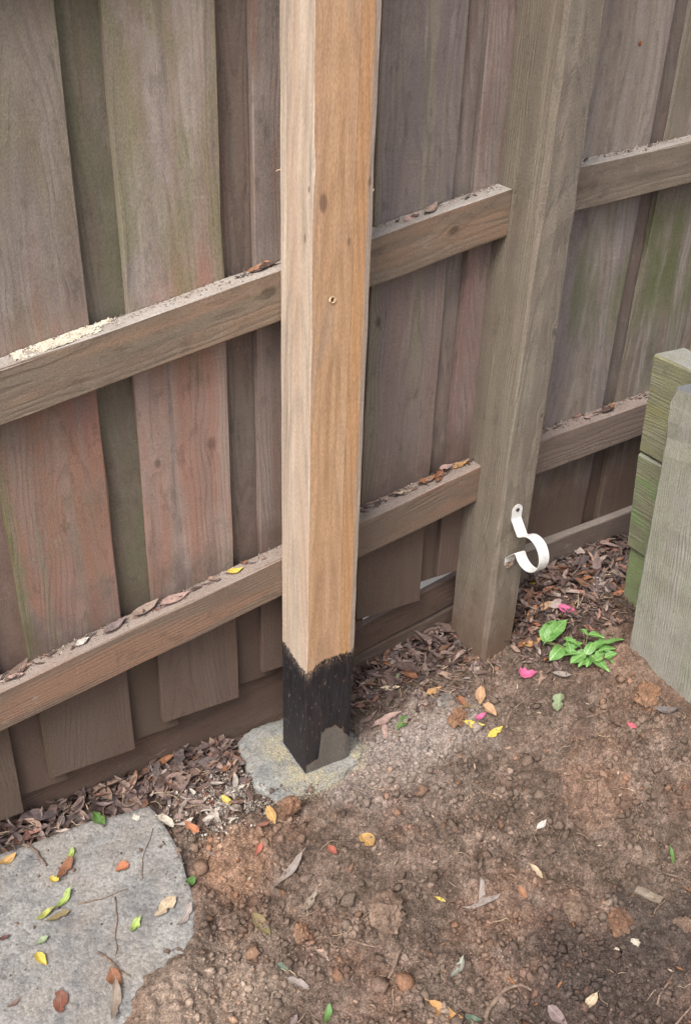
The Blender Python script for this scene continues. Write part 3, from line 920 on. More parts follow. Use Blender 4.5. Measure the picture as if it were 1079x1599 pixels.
# loose wood fibres on the arrises
M_fib = NT('wood_fibre'); M_fib = M_fib.finish(srgb(208, 190, 168), .9)
def tube_mesh(pts, radii, seg=6):
    V, F = [], []
    n = len(pts)
    P = [Vector(p) for p in pts]
    for i in range(n):
        t = (P[min(n-1, i+1)]-P[max(0, i-1)]).normalized()
        a = t.orthogonal().normalized(); b = t.cross(a)
        if i:
            a = (pa-t*pa.dot(t)).normalized(); b = t.cross(a)
        pa = a
        for k in range(seg):
            u = 2*math.pi*k/seg
            V.append(P[i]+(a*math.cos(u)+b*math.sin(u))*radii[i])
    for i in range(n-1):
        for k in range(seg):
            q = (k+1) % seg
            F.append((i*seg+k, i*seg+q, (i+1)*seg+q, (i+1)*seg+k))
    F.append(tuple(reversed(range(seg)))); F.append(tuple((n-1)*seg+k for k in range(seg)))
    return V, F
for (a, b) in (((0, .099, 1.11), (-.006, .101, 1.108)), ((.099, .004, 1.09), (.1015, .004, 1.094))):
    V, F = tube_mesh([a, ((a[0]+b[0])/2, a[1], (a[2]+b[2])/2+.001), b], [.0009, .0008, .0003], 5)
    mesh_obj('splinter', V, F, M_fib, shaft)

# ------------------------------------------------------------------ white pipe clip on the old post
clip = thing('pipe_clip', (.474, .0252, .39), 'bent white metal pipe clip hanging on the old fence post', 'pipe clip')
_n = NT('white_enamel')
_p = _n.pos()
_w = _n.noise(_p, 120, 4, .6)
M_white = _n.finish(_n.mix(_n.smooth(_w, .52, .70, 0, .55), srgb(226, 226, 224), srgb(164, 152, 140)), .45, _n.noise(_p, 500, 2, .5), .15, .0005)
def clip_mesh():
    prof = [(.0236, .452), (.0236, .4370), (.0225, .4345), (.0005, .4105), (-.0015, .4098), (-.0045, .4112)]
    cy, cz, R = -.0345, .3885, .0355
    for k in range(25):
        t = math.radians(46+k*(318-46)/24)
        prof.append((cy+R*math.cos(t), cz+R*math.sin(t)))
    prof += [(-.004, .3705), (.0, .3712), (.0225, .3480), (.0236, .3455), (.0236, .336)]
    th = .0013
    V, F = [], []
    n = len(prof)
    W0, W1 = -.0125, .0125
    nor = []
    for i in range(n):
        a = Vector(prof[max(0, i-1)]); b = Vector(prof[min(n-1, i+1)])
        d = (b-a).normalized(); nor.append(Vector((d.y, -d.x)))
    for i in range(n):
        sh = -.0020*(i/n)
        for (w, s) in ((W0, -1), (W1, -1), (W1, 1), (W0, 1)):
            V.append((w+sh, prof[i][0]+nor[i].x*th/2*s-.0252, prof[i][1]+nor[i].y*th/2*s-.39))
    for i in range(n-1):
        for k in range(4):
            q = (k+1) % 4
            F.append((i*4+k, i*4+q, i*4+4+q, i*4+4+k))
    F.append((0, 1, 2, 3)); F.append(tuple(reversed(range((n-1)*4, n*4))))
    bm = bmesh.new()
    vs_ = [bm.verts.new(v) for v in V]
    for f in F: bm.faces.new([vs_[q] for q in f])
    bmesh.ops.recalc_face_normals(bm, faces=bm.faces)
    me = bpy.data.meshes.new('strap'); bm.to_mesh(me); bm.free()
    me.materials.append(M_white)
    o = bpy.data.objects.new('strap', me); COL.objects.link(o); o.parent = clip
    md = o.modifiers.new('bev', 'BEVEL'); md.width = .0004; md.segments = 1
    return o
clip_mesh()
def tab(zc, sgn, mat):
    """rounded end of the strap, lying on the post"""
    V, F = [], []
    m = 14
    for y in (.0230, .0243):
        V.append((-.0125, y-.0252, zc-.39-.0002*sgn))
        for k in range(m+1):
            t = math.pi*k/m
            V.append((-.0125*math.cos(t), y-.0252, zc-.39+sgn*(.001+.0145*math.sin(t))))
        V.append((.0125, y-.0252, zc-.39-.0002*sgn))
    N_ = m+3
    F.append(tuple(range(N_))); F.append(tuple(reversed(range(N_, 2*N_))))
    for i in range(N_):
        q = (i+1) % N_
        F.append((i, N_+i, N_+q, q))
    bm = bmesh.new()
    vs_ = [bm.verts.new(v) for v in V]
    for f in F: bm.faces.new([vs_[q] for q in f])
    bmesh.ops.recalc_face_normals(bm, faces=bm.faces)
    me = bpy.data.meshes.new('tab'); bm.to_mesh(me); bm.free()
    me.materials.append(mat)
    o = bpy.data.objects.new('tab', me); COL.objects.link(o); o.parent = clip
    return o
tab(.4521, 1, M_white)
_n = NT('rusty_enamel')
_p = _n.pos()
M_rt = _n.finish(_n.mix(_n.smooth(_n.noise(_p, 160, 4, .6), .40, .60), srgb(200, 192, 184), srgb(140, 112, 92)), .6)
_t = tab(.3359, -1, M_rt)
tag(_t, label='dirty rust stained lower tab'); _t.location.x = -.0020
M_screw = NT('screw_steel'); M_screw.b.inputs['Metallic'].default_value = .6
M_screw = M_screw.finish(srgb(96, 88, 84), .5)
screw = disc('screw', (.474, .0230, .4555), .0042, .0018, (0, -1, 0), M_screw, clip, 12)
_n = NT('shade_hole'); M_dark = _n.finish(srgb(30, 26, 24), .9)
_r = disc('screw_recess', (0, -.0018, 0), .0016, .0002, (0, -1, 0), M_dark, None, 6)
_r.parent = screw

# ------------------------------------------------------------------ leaves
LC = {
 'green': (92, 142, 62), 'lime': (158, 190, 84), 'yellowgreen': (176, 182, 74), 'palegreen': (138, 162, 112), 'darkgreen': (78, 104, 78), 'greygreen': (142, 148, 132),
 'yellow': (220, 190, 66), 'gold': (206, 152, 70), 'amber': (206, 142, 68), 'orange': (204, 112, 62), 'brownorange': (176, 108, 66), 'rust': (158, 92, 54), 'tanorange': (198, 146, 98),
 'red': (198, 92, 66), 'redbrown': (144, 74, 52), 'maroon': (104, 60, 56), 'brown': (122, 92, 78), 'darkbrown': (92, 68, 58), 'mauve': (134, 112, 110), 'grey': (152, 138, 130), 'slate': (104, 100, 102),
 'tan': (162, 134, 116), 'greytan': (150, 132, 112), 'paletan': (198, 172, 132), 'cream': (206, 196, 172), 'pale': (196, 188, 176), 'olive': (136, 118, 66), 'pink': (214, 88, 140), 'pinkred': (206, 82, 100), 'pinktan': (184, 144, 130),
}
_lm = {}
def leaf_mat(key):
    if key in _lm: return _lm[key]
    n = NT('leaf_'+key)
    o = n.coord('Object')
    s = n.sep(o)
    _g = sum(LC[key])/3
    _k = .22 if key in ('green', 'lime', 'yellow', 'yellowgreen', 'pink') else .34
    c = srgb(*[v*(1-_k)+_g*.96*_k for v in LC[key]])
    sd = len(_lm)*1.9
    b = n.noise(n.mapping(o, (1, 1, 1), (sd, 0, 0)), 90, 4, .6)
    col = n.ramp(b, [(.25, tuple(x*.62 for x in c[:3])+(1,)), (.5, c), (.78, tuple(min(1, x*1.22) for x in c[:3])+(1,))])
    if not key.startswith('pink'):
        spot = n.smooth(n.noise(n.mapping(o, (1, 1, 1), (0, sd, 4)), 130, 4, .65), .55, .70, 0, .75)
        col = n.mix(spot, col, srgb(112, 84, 62))
        dust = n.smooth(n.noise(n.mapping(o, (1, 1, 1), (sd, sd, 9)), 60, 4, .65), .50, .66, 0, .45)
        col = n.mix(dust, col, srgb(140, 120, 104))
        rib = n.smooth(n.math('ABSOLUTE', s[1]), .0003, .0009, .5, 0)
        col = n.mix(rib, col, tuple(min(1, x*1.5+.04) for x in c[:3])+(1,))
        v = n.math('ADD', n.math('MULTIPLY', s[0], 900), n.math('MULTIPLY', n.math('ABSOLUTE', s[1]), -700))
        vein = n.smooth(n.math('SINE', v), .86, 1.0, 0, .16)
        col = n.mix(vein, col, tuple(min(1, x*1.5+.03) for x in c[:3])+(1,))
    n.b.inputs['Specular IOR Level'].default_value = .4
    _lm[key] = n.finish(col, .55 if 'green' in key or key == 'lime' or key == 'yellow' else .75, b, .25, .001)
    return _lm[key]

def leaf_geo(L, wr, curl=.2, fold=.25, twist=0., seed=0, petiole=True, ns=9, pointy=1.0):
    """lanceolate leaf lying along +x, centre at origin; returns V,F (quads)"""
    r = random.Random(seed)
    V, F = [], []
    bend = r.uniform(-.25, .25)
    wav = r.uniform(0, 6)
    for i in range(ns):
        t = i/(ns-1)
        w = .5*wr*L*(math.sin(math.pi*min(1, t**.85*1.0))**(.8*pointy))*(1-.18*t) + L*.006
        wl_ = w*(1+.20*(mnoise.noise((t*5, seed*1.3, 0)))+(.0 if r.random() > .10 else -.45))
        wr_ = w*(1+.20*(mnoise.noise((t*5, seed*1.3, 7)))+(.0 if r.random() > .10 else -.45))
        x = (t-.5)*L
        zc = curl*L*((t-.5)**2*1.6)
        yc = bend*L*(t*(1-t))
        rollv = twist*(t-.5)
        for k in (-1, -.5, 0, .5, 1):
            yy = (wl_ if k < 0 else wr_)*k
            zz = zc+abs(k)*w*fold+L*.012*math.sin(wav+9*t+k*2.5)
            V.append((x, yc+yy*math.cos(rollv)-zz*0*math.sin(rollv), zz+yy*math.sin(rollv)))
    for i in range(ns-1):
        for k in range(4):
            F.append((i*5+k, i*5+5+k, i*5+6+k, i*5+1+k))
    if petiole:
        b = len(V)
        x0 = -.5*L
        z0 = curl*L*.4
        wv = L*.010
        for q in range(3):
            xx = x0-L*.06*q+L*.02
            V += [(xx, -wv, z0), (xx, wv, z0), (xx, 0, z0+wv*1.6)]
        for q in range(2):
            for e in range(3):
                F.append((b+q*3+e, b+q*3+(e+1) % 3, b+q*3+3+(e+1) % 3, b+q*3+3+e))
    zmin = min(v[2] for v in V)
    V = [(v[0], v[1], v[2]-zmin) for v in V]
    return V, F

def lay(x, y, half):
    """height and slope of the surface under a small object"""
    e = max(.006, half*.7)
    h = [surf(x+dx, y+dy) for dx, dy in ((-e, 0), (e, 0), (0, -e), (0, e), (0, 0))]
    nrm = Vector((-(h[1]-h[0])/(2*e), -(h[3]-h[2])/(2*e), 1)).normalized()
    mean = sum(h[:4])/4
    return mean*.3+max(h)*.7, nrm

LEAVES = [
(-0.382,0.091,-1.48,0.0518,0.45,'green','fresh green leaf overhanging the fence side of the concrete slab'),
(-0.551,0.087,0.20,0.0338,0.50,'gold','golden curled leaf at the far left of the concrete slab'),
(-0.452,0.041,-2.12,0.0296,0.40,'lime','narrow lime leaf tip above the rust curled leaf on the slab'),
(-0.469,0.010,-2.37,0.0505,0.38,'rust','rust coloured curled leaf in the upper middle of the concrete slab'),
(-0.491,0.002,-0.88,0.0183,0.80,'yellow','small round yellow leaf touching the rust leaf on the slab'),
(-0.489,-0.046,-2.46,0.0442,0.32,'lime','slim lime green leaf pointing up, centre of the concrete slab'),
(-0.522,-0.058,-2.87,0.0325,0.40,'yellowgreen','yellow green leaf just left of the slim lime leaf on slab'),
(-0.507,-0.071,3.12,0.0429,0.32,'olive','olive brown leaf under the lime and yellow green leaves'),
(-0.381,-0.031,-2.96,0.0266,0.70,'orange','torn orange leaf scrap alone on the grey slab'),
(-0.344,-0.144,-2.79,0.0471,0.50,'paletan','broad pale yellow tan leaf near the slab and soil border'),
(-0.399,-0.152,-2.45,0.0304,0.50,'lime','small oval light green leaf below the pale tan leaf on slab'),
(-0.290,-0.116,-2.82,0.0248,0.60,'green','round green leaf lying at the slab corner beside the soil'),
(-0.541,-0.103,-3.04,0.0238,0.50,'palegreen','pale green leaf scrap on the left part of the slab'),
(-0.550,-0.135,-1.33,0.0311,0.50,'yellow','tiny curled yellow leaf low on the left of the slab'),
(-0.544,-0.221,-1.85,0.0377,0.60,'redbrown','fat red brown leaf near the bottom left corner'),
(-0.458,-0.225,-1.49,0.0372,0.60,'rust','rust leaf overlapping the top of the long strap leaf'),
(-0.473,-0.263,-1.99,0.0647,0.24,'greytan','long grey brown strap leaf at the bottom of the slab'),
(-0.608,-0.187,-2.91,0.0212,0.35,'brown','thin brown leaf at the lower left edge of the picture'),
(-0.593,-0.066,3.11,0.0195,0.45,'maroon','dark maroon leaf cut by the left picture edge on slab'),
(-0.322,-0.177,-2.54,0.0460,0.30,'grey','grey dry leaf on the sandy rim right of the slab'),
(-0.183,0.149,-2.53,0.0372,0.50,'green','bright green leaf in the litter at the foot of the left plinth'),
(-0.108,0.124,-2.77,0.0541,0.22,'tan','long tan leaf lying in litter left of the concrete collar'),
(-0.131,0.083,-2.37,0.0404,0.50,'brownorange','brown orange leaf in the litter left of the concrete collar'),
(-0.189,0.033,-1.47,0.0376,0.45,'red','red leaf tip among the whitened litter near the slab'),
(-0.161,0.002,-1.31,0.0341,0.40,'yellow','yellow leaf half hidden in the whitened litter'),
(-0.245,-0.018,2.11,0.0351,0.45,'orange','orange leaf on whitened litter beside the slab edge'),
(-0.117,0.023,-2.10,0.0407,0.40,'redbrown','red brown leaf standing beside the concrete collar edge'),
(-0.279,0.028,-1.18,0.0426,0.60,'cream','pale cream leaf at the right edge of the slab'),
(-0.233,0.080,0.19,0.0591,0.42,'mauve','broad mauve brown leaf above the slab corner'),
(-0.107,-0.071,-1.67,0.0368,0.50,'gold','golden leaf on bare soil just below the collar'),
(-0.140,-0.074,2.79,0.0495,0.22,'redbrown','long thin red brown leaf under the golden leaf'),
(-0.159,-0.117,-2.44,0.0307,0.35,'red','narrow red orange leaf on soil between slab and collar'),
(-0.043,-0.187,-1.60,0.0325,0.42,'red','pinkish red leaf on bare soil below the new post'),
(0.021,-0.200,-1.50,0.0364,0.75,'gold','dull golden round leaf on soil below the new post'),
(-0.130,-0.183,-2.78,0.0858,0.17,'grey','long straight grey leaf on the soil below the post'),
(-0.126,-0.252,-2.60,0.0491,0.30,'greytan','folded grey tan leaf beneath the long straight grey leaf'),
(-0.215,-0.248,-1.37,0.0492,0.42,'olive','dark olive leaf half buried in soil right of the slab'),
(-0.151,-0.340,-1.25,0.0356,0.30,'tan','curved tan leaf on soil in the lower centre left'),
(-0.206,-0.364,-0.87,0.0407,0.36,'grey','ragged grey leaf low on the soil left of centre'),
(-0.215,-0.328,-1.00,0.0215,0.60,'darkgreen','small dark green leaf low on the soil left of centre'),
(-0.192,-0.432,-2.35,0.0327,0.34,'green','green leaf standing out at the bottom edge below centre'),
(-0.242,-0.416,-2.59,0.0227,0.45,'mauve','grey mauve leaf cut by the bottom edge left of centre'),
(-0.038,-0.528,-1.11,0.0589,0.36,'amber','large amber leaf at the bottom edge right of centre'),
(0.017,-0.481,-2.73,0.0392,0.34,'greygreen','grey green leaf on soil above the large amber leaf'),
(0.069,-0.359,-0.83,0.0201,0.30,'yellow','tiny yellow leaf sliver left of the forked grey leaf'),
(0.148,-0.149,-2.99,0.0443,0.30,'darkbrown','dark brown curled leaf on the cement dusted soil'),
(0.239,-0.405,-1.53,0.0349,0.34,'paletan','small pale folded leaf in the middle of the soil at right'),
(0.195,-0.424,-1.68,0.0243,0.50,'brownorange','small orange tan leaf right of the forked grey leaf'),
(0.447,-0.511,-2.18,0.0329,0.25,'green','thin green leaf on soil near the right edge'),
(0.106,-0.619,-1.44,0.0388,0.50,'mauve','broad grey mauve leaf at the bottom edge, right half'),
(-0.007,-0.557,-0.70,0.0281,0.45,'darkgreen','dark green leaf beside the amber leaf at bottom edge'),
(0.310,-0.335,0.10,0.0262,0.50,'pale','whitish leaf scrap in the middle of the soil'),
(0.159,-0.629,-2.95,0.0349,0.40,'paletan','pale tan leaf on the dark damp soil at lower right'),
(0.489,-0.058,-0.61,0.0381,0.65,'pink','vivid pink petal on soil in front of the old fence post'),
(0.497,-0.151,-2.42,0.0427,0.60,'palegreen','pale green rounded leaf on soil below the seedling'),
(0.541,-0.005,-0.35,0.0448,0.36,'amber','amber leaf at the left of the green seedling'),
(0.557,-0.287,-1.37,0.0216,0.60,'pinkred','small faded pink petal on soil below the grey wall post'),
(0.613,-0.318,-0.66,0.0496,0.34,'slate','dark slate grey pod leaf below the grey wall post'),
(0.537,-0.108,-0.79,0.0387,0.35,'grey','grey dry leaf on soil right of the vivid pink petal'),
(0.336,-0.087,-0.71,0.0422,0.34,'yellow','bright yellow leaf lying flat in front of the old post, left one'),
(0.363,-0.122,0.10,0.0401,0.40,'yellow','bright yellow leaf tilted upward in front of the old post, right one'),
(0.386,-0.040,-2.25,0.0439,0.48,'tanorange','upright tan orange leaf above the two yellow leaves'),
(0.382,-0.077,-1.39,0.0358,0.60,'tanorange','broad tan orange leaf just right of the two stacked ones'),
(0.348,-0.031,-1.55,0.0353,0.50,'rust','rust leaf left of the tan orange leaves by old post'),
(0.350,-0.047,-0.62,0.0299,0.35,'olive','olive yellow leaf under the rust leaf by old post'),
(0.230,0.013,-2.69,0.0388,0.50,'green','green leaf on soil to the right of the new post'),
(0.211,0.036,-0.12,0.0660,0.30,'pinktan','pinkish tan torn leaf beside the concrete collar, right side'),
(0.316,0.029,-0.10,0.0372,0.42,'amber','amber leaf in litter between the two posts'),
(0.295,0.087,-1.35,0.0527,0.42,'rust','rust brown leaf in litter close to the plinth between posts'),
(0.247,0.085,-0.52,0.0408,0.35,'paletan','pale tan leaf in the litter right of the new post'),
(0.272,0.109,-1.03,0.0273,0.45,'palegreen','dull green leaf beside the rust brown leaf near plinth'),
(0.356,-0.080,0.03,0.0265,0.40,'pink','faded pink petal wedged behind the left yellow leaf'),
(0.233,0.132,0.18,0.0508,0.24,'tan','long tan leaf against the black painted post base'),
(0.633,0.001,-1.07,0.0386,0.50,'pink','vivid pink petal in the litter behind the seedling'),
(0.831,0.104,-1.70,0.0395,0.70,'pinkred','red pink petal in litter deep in the corner by plinth'),
(0.639,0.103,-0.38,0.0404,0.42,'yellow','yellow leaf in litter under the white pipe clip'),
(0.611,0.036,0.03,0.0335,0.70,'tanorange','tan orange rounded leaf in litter right of the old post'),
(0.832,0.057,-0.70,0.0390,0.50,'brownorange','orange brown leaf in litter against the mossy sleepers'),
(0.749,-0.029,0.08,0.0320,0.50,'orange','orange leaf scrap at the foot of the mossy sleepers'),
(0.571,0.025,-1.21,0.0280,0.45,'orange','orange red leaf between old post and seedling'),
(0.669,0.022,-0.99,0.0267,0.35,'tan','tan leaf in the litter behind the vivid pink petal'),
]
GEO = {'leaf': 'single leaves lying on soil, slab and litter', 'petal': 'pink petals dropped near the old post'}
for i, (x, y, a, L, w, key, lab) in enumerate(LEAVES):
    nm = 'petal' if key.startswith('pink') and 'petal' in lab else 'leaf'
    r = random.Random(100+i)
    pet = nm == 'petal'
    V, F = leaf_geo(max(L, .016), w*1.05, curl=r.uniform(.1, .7), fold=r.uniform(.15, .65) if not pet else .3, twist=r.uniform(-1.0, 1.0), seed=200+i, petiole=not pet, pointy=.6 if w > .55 else 1.0)
    o = mesh_obj('fallen_'+nm, V, F, leaf_mat(key), smooth=True)
    z, nrm = lay(x, y, L/2)
    q = Vector((0, 0, 1)).rotation_difference(nrm)
    o.rotation_mode = 'QUATERNION'
    o.rotation_quaternion = q @ Euler((r.uniform(-.12, .12), r.uniform(-.10, .10), a)).to_quaternion()
    o.location = (x, y, z+.0012+(.006 if 'litter' in lab else 0))
    tag(o, lab, nm, GEO[nm])

# leaves caught on the rails: x, y, heading, length, width, colour, label, rail
RL = [
 (-.079, .122, -.1, .032, .45, 'yellow', 'yellow leaf resting on the lower rail left of the new post', 'L'),
 (-.303, .124, .3, .048, .4, 'mauve', 'folded mauve brown leaf on the lower left rail, middle of the three', 'L'),
 (-.247, .126, .1, .055, .38, 'tan', 'curled tan leaf on the lower left rail, widest of its row', 'L'),
 (-.195, .124, .08, .058, .3, 'pinktan', 'pinkish dry leaf on the lower rail, nearest the yellow one', 'L'),
 (-.473, .128, .5, .055, .35, 'brown', 'large dry brown leaf on the lower rail at the far left', 'L'),
 (-.477, .116, -.4, .030, .45, 'pinktan', 'small pinkish leaf on the lower rail at far left', 'L'),
 (-.362, .124, .13, .026, .5, 'pale', 'whitish leaf scrap on the lower left rail', 'L'),
 (-.030, .128, .4, .034, .35, 'brownorange', 'orange brown leaf on the upper rail touching the new post', 'U'),
 (-.006, .124, .05, .040, .3, 'darkbrown', 'dark leaf on the upper rail tucked behind the new post', 'U'),
 (.248, .120, .25, .036, .42, 'pinktan', 'pale pinkish leaf on the upper rail right of the new post', 'U'),
 (.285, .122, .5, .046, .4, 'tan', 'upturned tan leaf on the upper rail beside the pale pinkish one', 'U'),
 (.275, .122, .02, .048, .22, 'paletan', 'straw coloured split leaf on the lower rail between the posts', 'L'),
 (.328, .124, .15, .044, .42, 'brownorange', 'brown orange leaf in the heap on the lower middle rail', 'L'),
 (.351, .120, .64, .040, .42, 'rust', 'rust leaf standing in the heap on the lower middle rail', 'L'),
 (.372, .126, -.2, .032, .45, 'pinktan', 'pinkish leaf on top of the heap on lower middle rail', 'L'),
 (.405, .124, .0, .036, .4, 'amber', 'amber leaf on the lower middle rail next to the old post', 'L'),
 (.776, .120, .11, .042, .4, 'darkbrown', 'dark curled leaf on the lower rail right of the old post', 'R'),
 (.795, .126, .6, .030, .4, 'brownorange', 'orange brown crumpled leaf behind the dark curled one on rail', 'R'),
 (.721, .120, .15, .022, .6, 'pinktan', 'small pink tan scrap on the lower right rail', 'R'),
]
for i, (x, y, a, L, w, key, lab, rl) in enumerate(RL):
    r = random.Random(300+i)
    V, F = leaf_geo(L, w, curl=r.uniform(.15, .6), fold=r.uniform(.3, .8), twist=r.uniform(-.9, .9), seed=400+i)
    o = mesh_obj('fallen_leaf', V, F, leaf_mat(key), smooth=True)
    z = {'L': ZL+SL*x, 'U': ZU+SL*x, 'R': ZL2+SL2*(x-XP1)}[rl]
    s = SL2 if rl == 'R' else SL
    o.rotation_euler = (r.uniform(-.1, .3), -math.atan(s)+r.uniform(-.1, .1), a)
    o.location = (x, y, z+.0015+(.010 if 'on top' in lab else 0))
    tag(o, lab, 'leaf', 'dry leaves caught on the fence rails')

# forked grey leaf in the middle of the soil, and a bark chip
def ribbon(pts, widths, mat, name, lab, cat, thick=.0012, lift=.002):
    V, F = [], []
    P = [Vector(p) for p in pts]
    n = len(P)
    for i in range(n):
        t = (P[min(n-1, i+1)]-P[max(0, i-1)]); t.z = 0; t.normalize()
        s = Vector((-t.y, t.x, 0))*widths[i]/2
        for z in (0, thick):
            V.append(P[i]-s+Vector((0, 0, z))); V.append(P[i]+Vector((0, 0, z+.0008))); V.append(P[i]+s+Vector((0, 0, z)))
    for i in range(n-1):
        a = i*6; b = a+6
        F += [(a, a+1, b+1, b), (a+1, a+2, b+2, b+1), (a+3, b+3, b+4, a+4), (a+4, b+4, b+5, a+5), (a, b, b+3, a+3), (a+2, a+5, b+5, b+2)]
    return V, F
def ground_pts(pts, lift=.002):
    return [(x, y, surf(x, y)+lift) for x, y in pts]
def flat_obj(name, pts, widths, mat, lab, cat, lift=.003, thick=.0012, extra=None):
    V, F = ribbon(ground_pts(pts, lift), widths, mat, name, lab, cat, thick)
    if extra:
        V2, F2 = ribbon(ground_pts(extra[0], lift), extra[1], mat, name, lab, cat, thick)
        F += [tuple(q+len(V) for q in f) for f in F2]; V += V2
    c = sum(V, Vector())/len(V)
    o = mesh_obj(name, [v-c for v in V], F, mat)
    o.location = c
    return tag(o, lab, cat)
flat_obj('fallen_leaf', [(.093, -.392), (.107, -.398), (.120, -.404), (.136, -.410), (.147, -.412), (.157, -.411)], [.001, .006, .011, .010, .007, .001], leaf_mat('grey'), 'forked grey leaf in the middle of the bare soil', 'leaf',
         extra=([(.121, -.405), (.129, -.396), (.137, -.385), (.143, -.376), (.145, -.369)], [.008, .011, .009, .006, .001]))
flat_obj('fallen_leaf', [(.200, .036), (.197, .026), (.193, .014), (.187, .004)], [.010, .012, .010, .004], leaf_mat('pinktan'), 'pinkish tan leaf arm pointing at the cement dusted soil', 'leaf')
flat_obj('bark_chip', [(.357, -.522), (.362, -.535), (.368, -.550), (.373, -.564)], [.013, .016, .015, .014], leaf_mat('greytan'), 'flat tan bark chip on the soil near the right edge', 'bark', thick=.004)
M_stone = concrete('pale_stone', (206, 198, 184), (180, 170, 156), (220, 214, 202), (196, 182, 162), 15.0, .5)
M_clay = concrete('clay_clod', (140, 108, 86), (114, 88, 72), (156, 124, 100), (124, 102, 88), 19.0, .4)
M_earth = concrete('earth_clod', (118, 99, 86), (94, 78, 68), (138, 118, 104), (108, 90, 78), 25.0, .4)
M_grey = concrete('grey_stone', (128, 122, 116), (104, 98, 94), (150, 144, 136), (120, 108, 98), 29.0, .4)
def rock(name, x, y, r, mat, lab, cat, seed, flat=.7, sink=.3):
    bm = bmesh.new(); bmesh.ops.create_icosphere(bm, subdivisions=4, radius=1)
    for v in bm.verts:
        c = v.co.copy()
        d = 1+.42*mnoise.noise(c*1.3+Vector((seed, 0, 0)))+.34*mnoise.noise(c*2.7+Vector((0, seed, 0)))+.20*mnoise.noise(c*6+Vector((0, 0, seed)))+.12*mnoise.noise(c*14+Vector((seed, 0, seed)))
        v.co = Vector((c.x*d*r*1.15, c.y*d*r*.9, c.z*d*r*flat))
    me = bpy.data.meshes.new(name); bm.to_mesh(me); bm.free()
    me.materials.append(mat)
    o = bpy.data.objects.new(name, me); COL.objects.link(o)
    o.location = (x, y, surf(x, y)+r*flat*(1-2*sink))
    o.rotation_euler = (0, 0, seed*1.7)
    return tag(o, lab, cat)
rock('pebble', .287, -.594, .006, M_stone, 'white pebble on the dark damp soil, the larger one', 'stone', 1.2)
rock('pebble', .255, -.586, .004, M_stone, 'tiny white pebble left of the larger white one', 'stone', 2.2)
rock('pebble', -.321, .064, .006, M_stone, 'white chip on the slab near its fence side corner', 'stone', 3.1, .4)
rock('clod', -.035, -.352, .030, M_earth, 'big root bound soil clod in the lower centre', 'clod', 4.3, .7, .45)
rock('clod', -.072, -.072, .020, M_clay, 'reddish clay clod against the front of the footing', 'clod', 5.7, .8, .3)
rock('clod', .249, -.500, .021, M_earth, 'pale flat clod in the middle of the right hand soil', 'clod', 6.1, .5, .3)
rock('clod', .292, -.553, .019, M_clay, 'yellowish clod below the pale flat clod', 'clod', 7.9, .5, .35)
rock('clod', .555, -.258, .021, M_earth, 'dark rounded clod left of the orange clay lump', 'clod', 8.4, .8, .3)
rock('clod', .615, -.262, .026, M_clay, 'orange clay lump at the foot of the grey wall upright', 'clod', 9.6, .8, .3)
rock('clod', .372, -.615, .013, M_earth, 'round soil clod near the lower right corner', 'clod', 10.4, .9, .25)
rock('clod', -.163, -.292, .013, M_clay, 'small reddish clod right of the dark olive leaf', 'clod', 11.8, .8, .3)
rock('stone', .327, -.006, .017, M_grey, 'grey stone in the soil below the rust leaf', 'stone', 12.9, .7, .3)
rock('clod', .318, -.055, .019, M_clay, 'orange crumbly clod left of the bright yellow leaves', 'clod', 13.2, .7, .35)
rock('clod', .655, -.115, .020, M_earth, 'brown soil lump leaning on the grey wall upright', 'clod', 14.5, .9, .25)


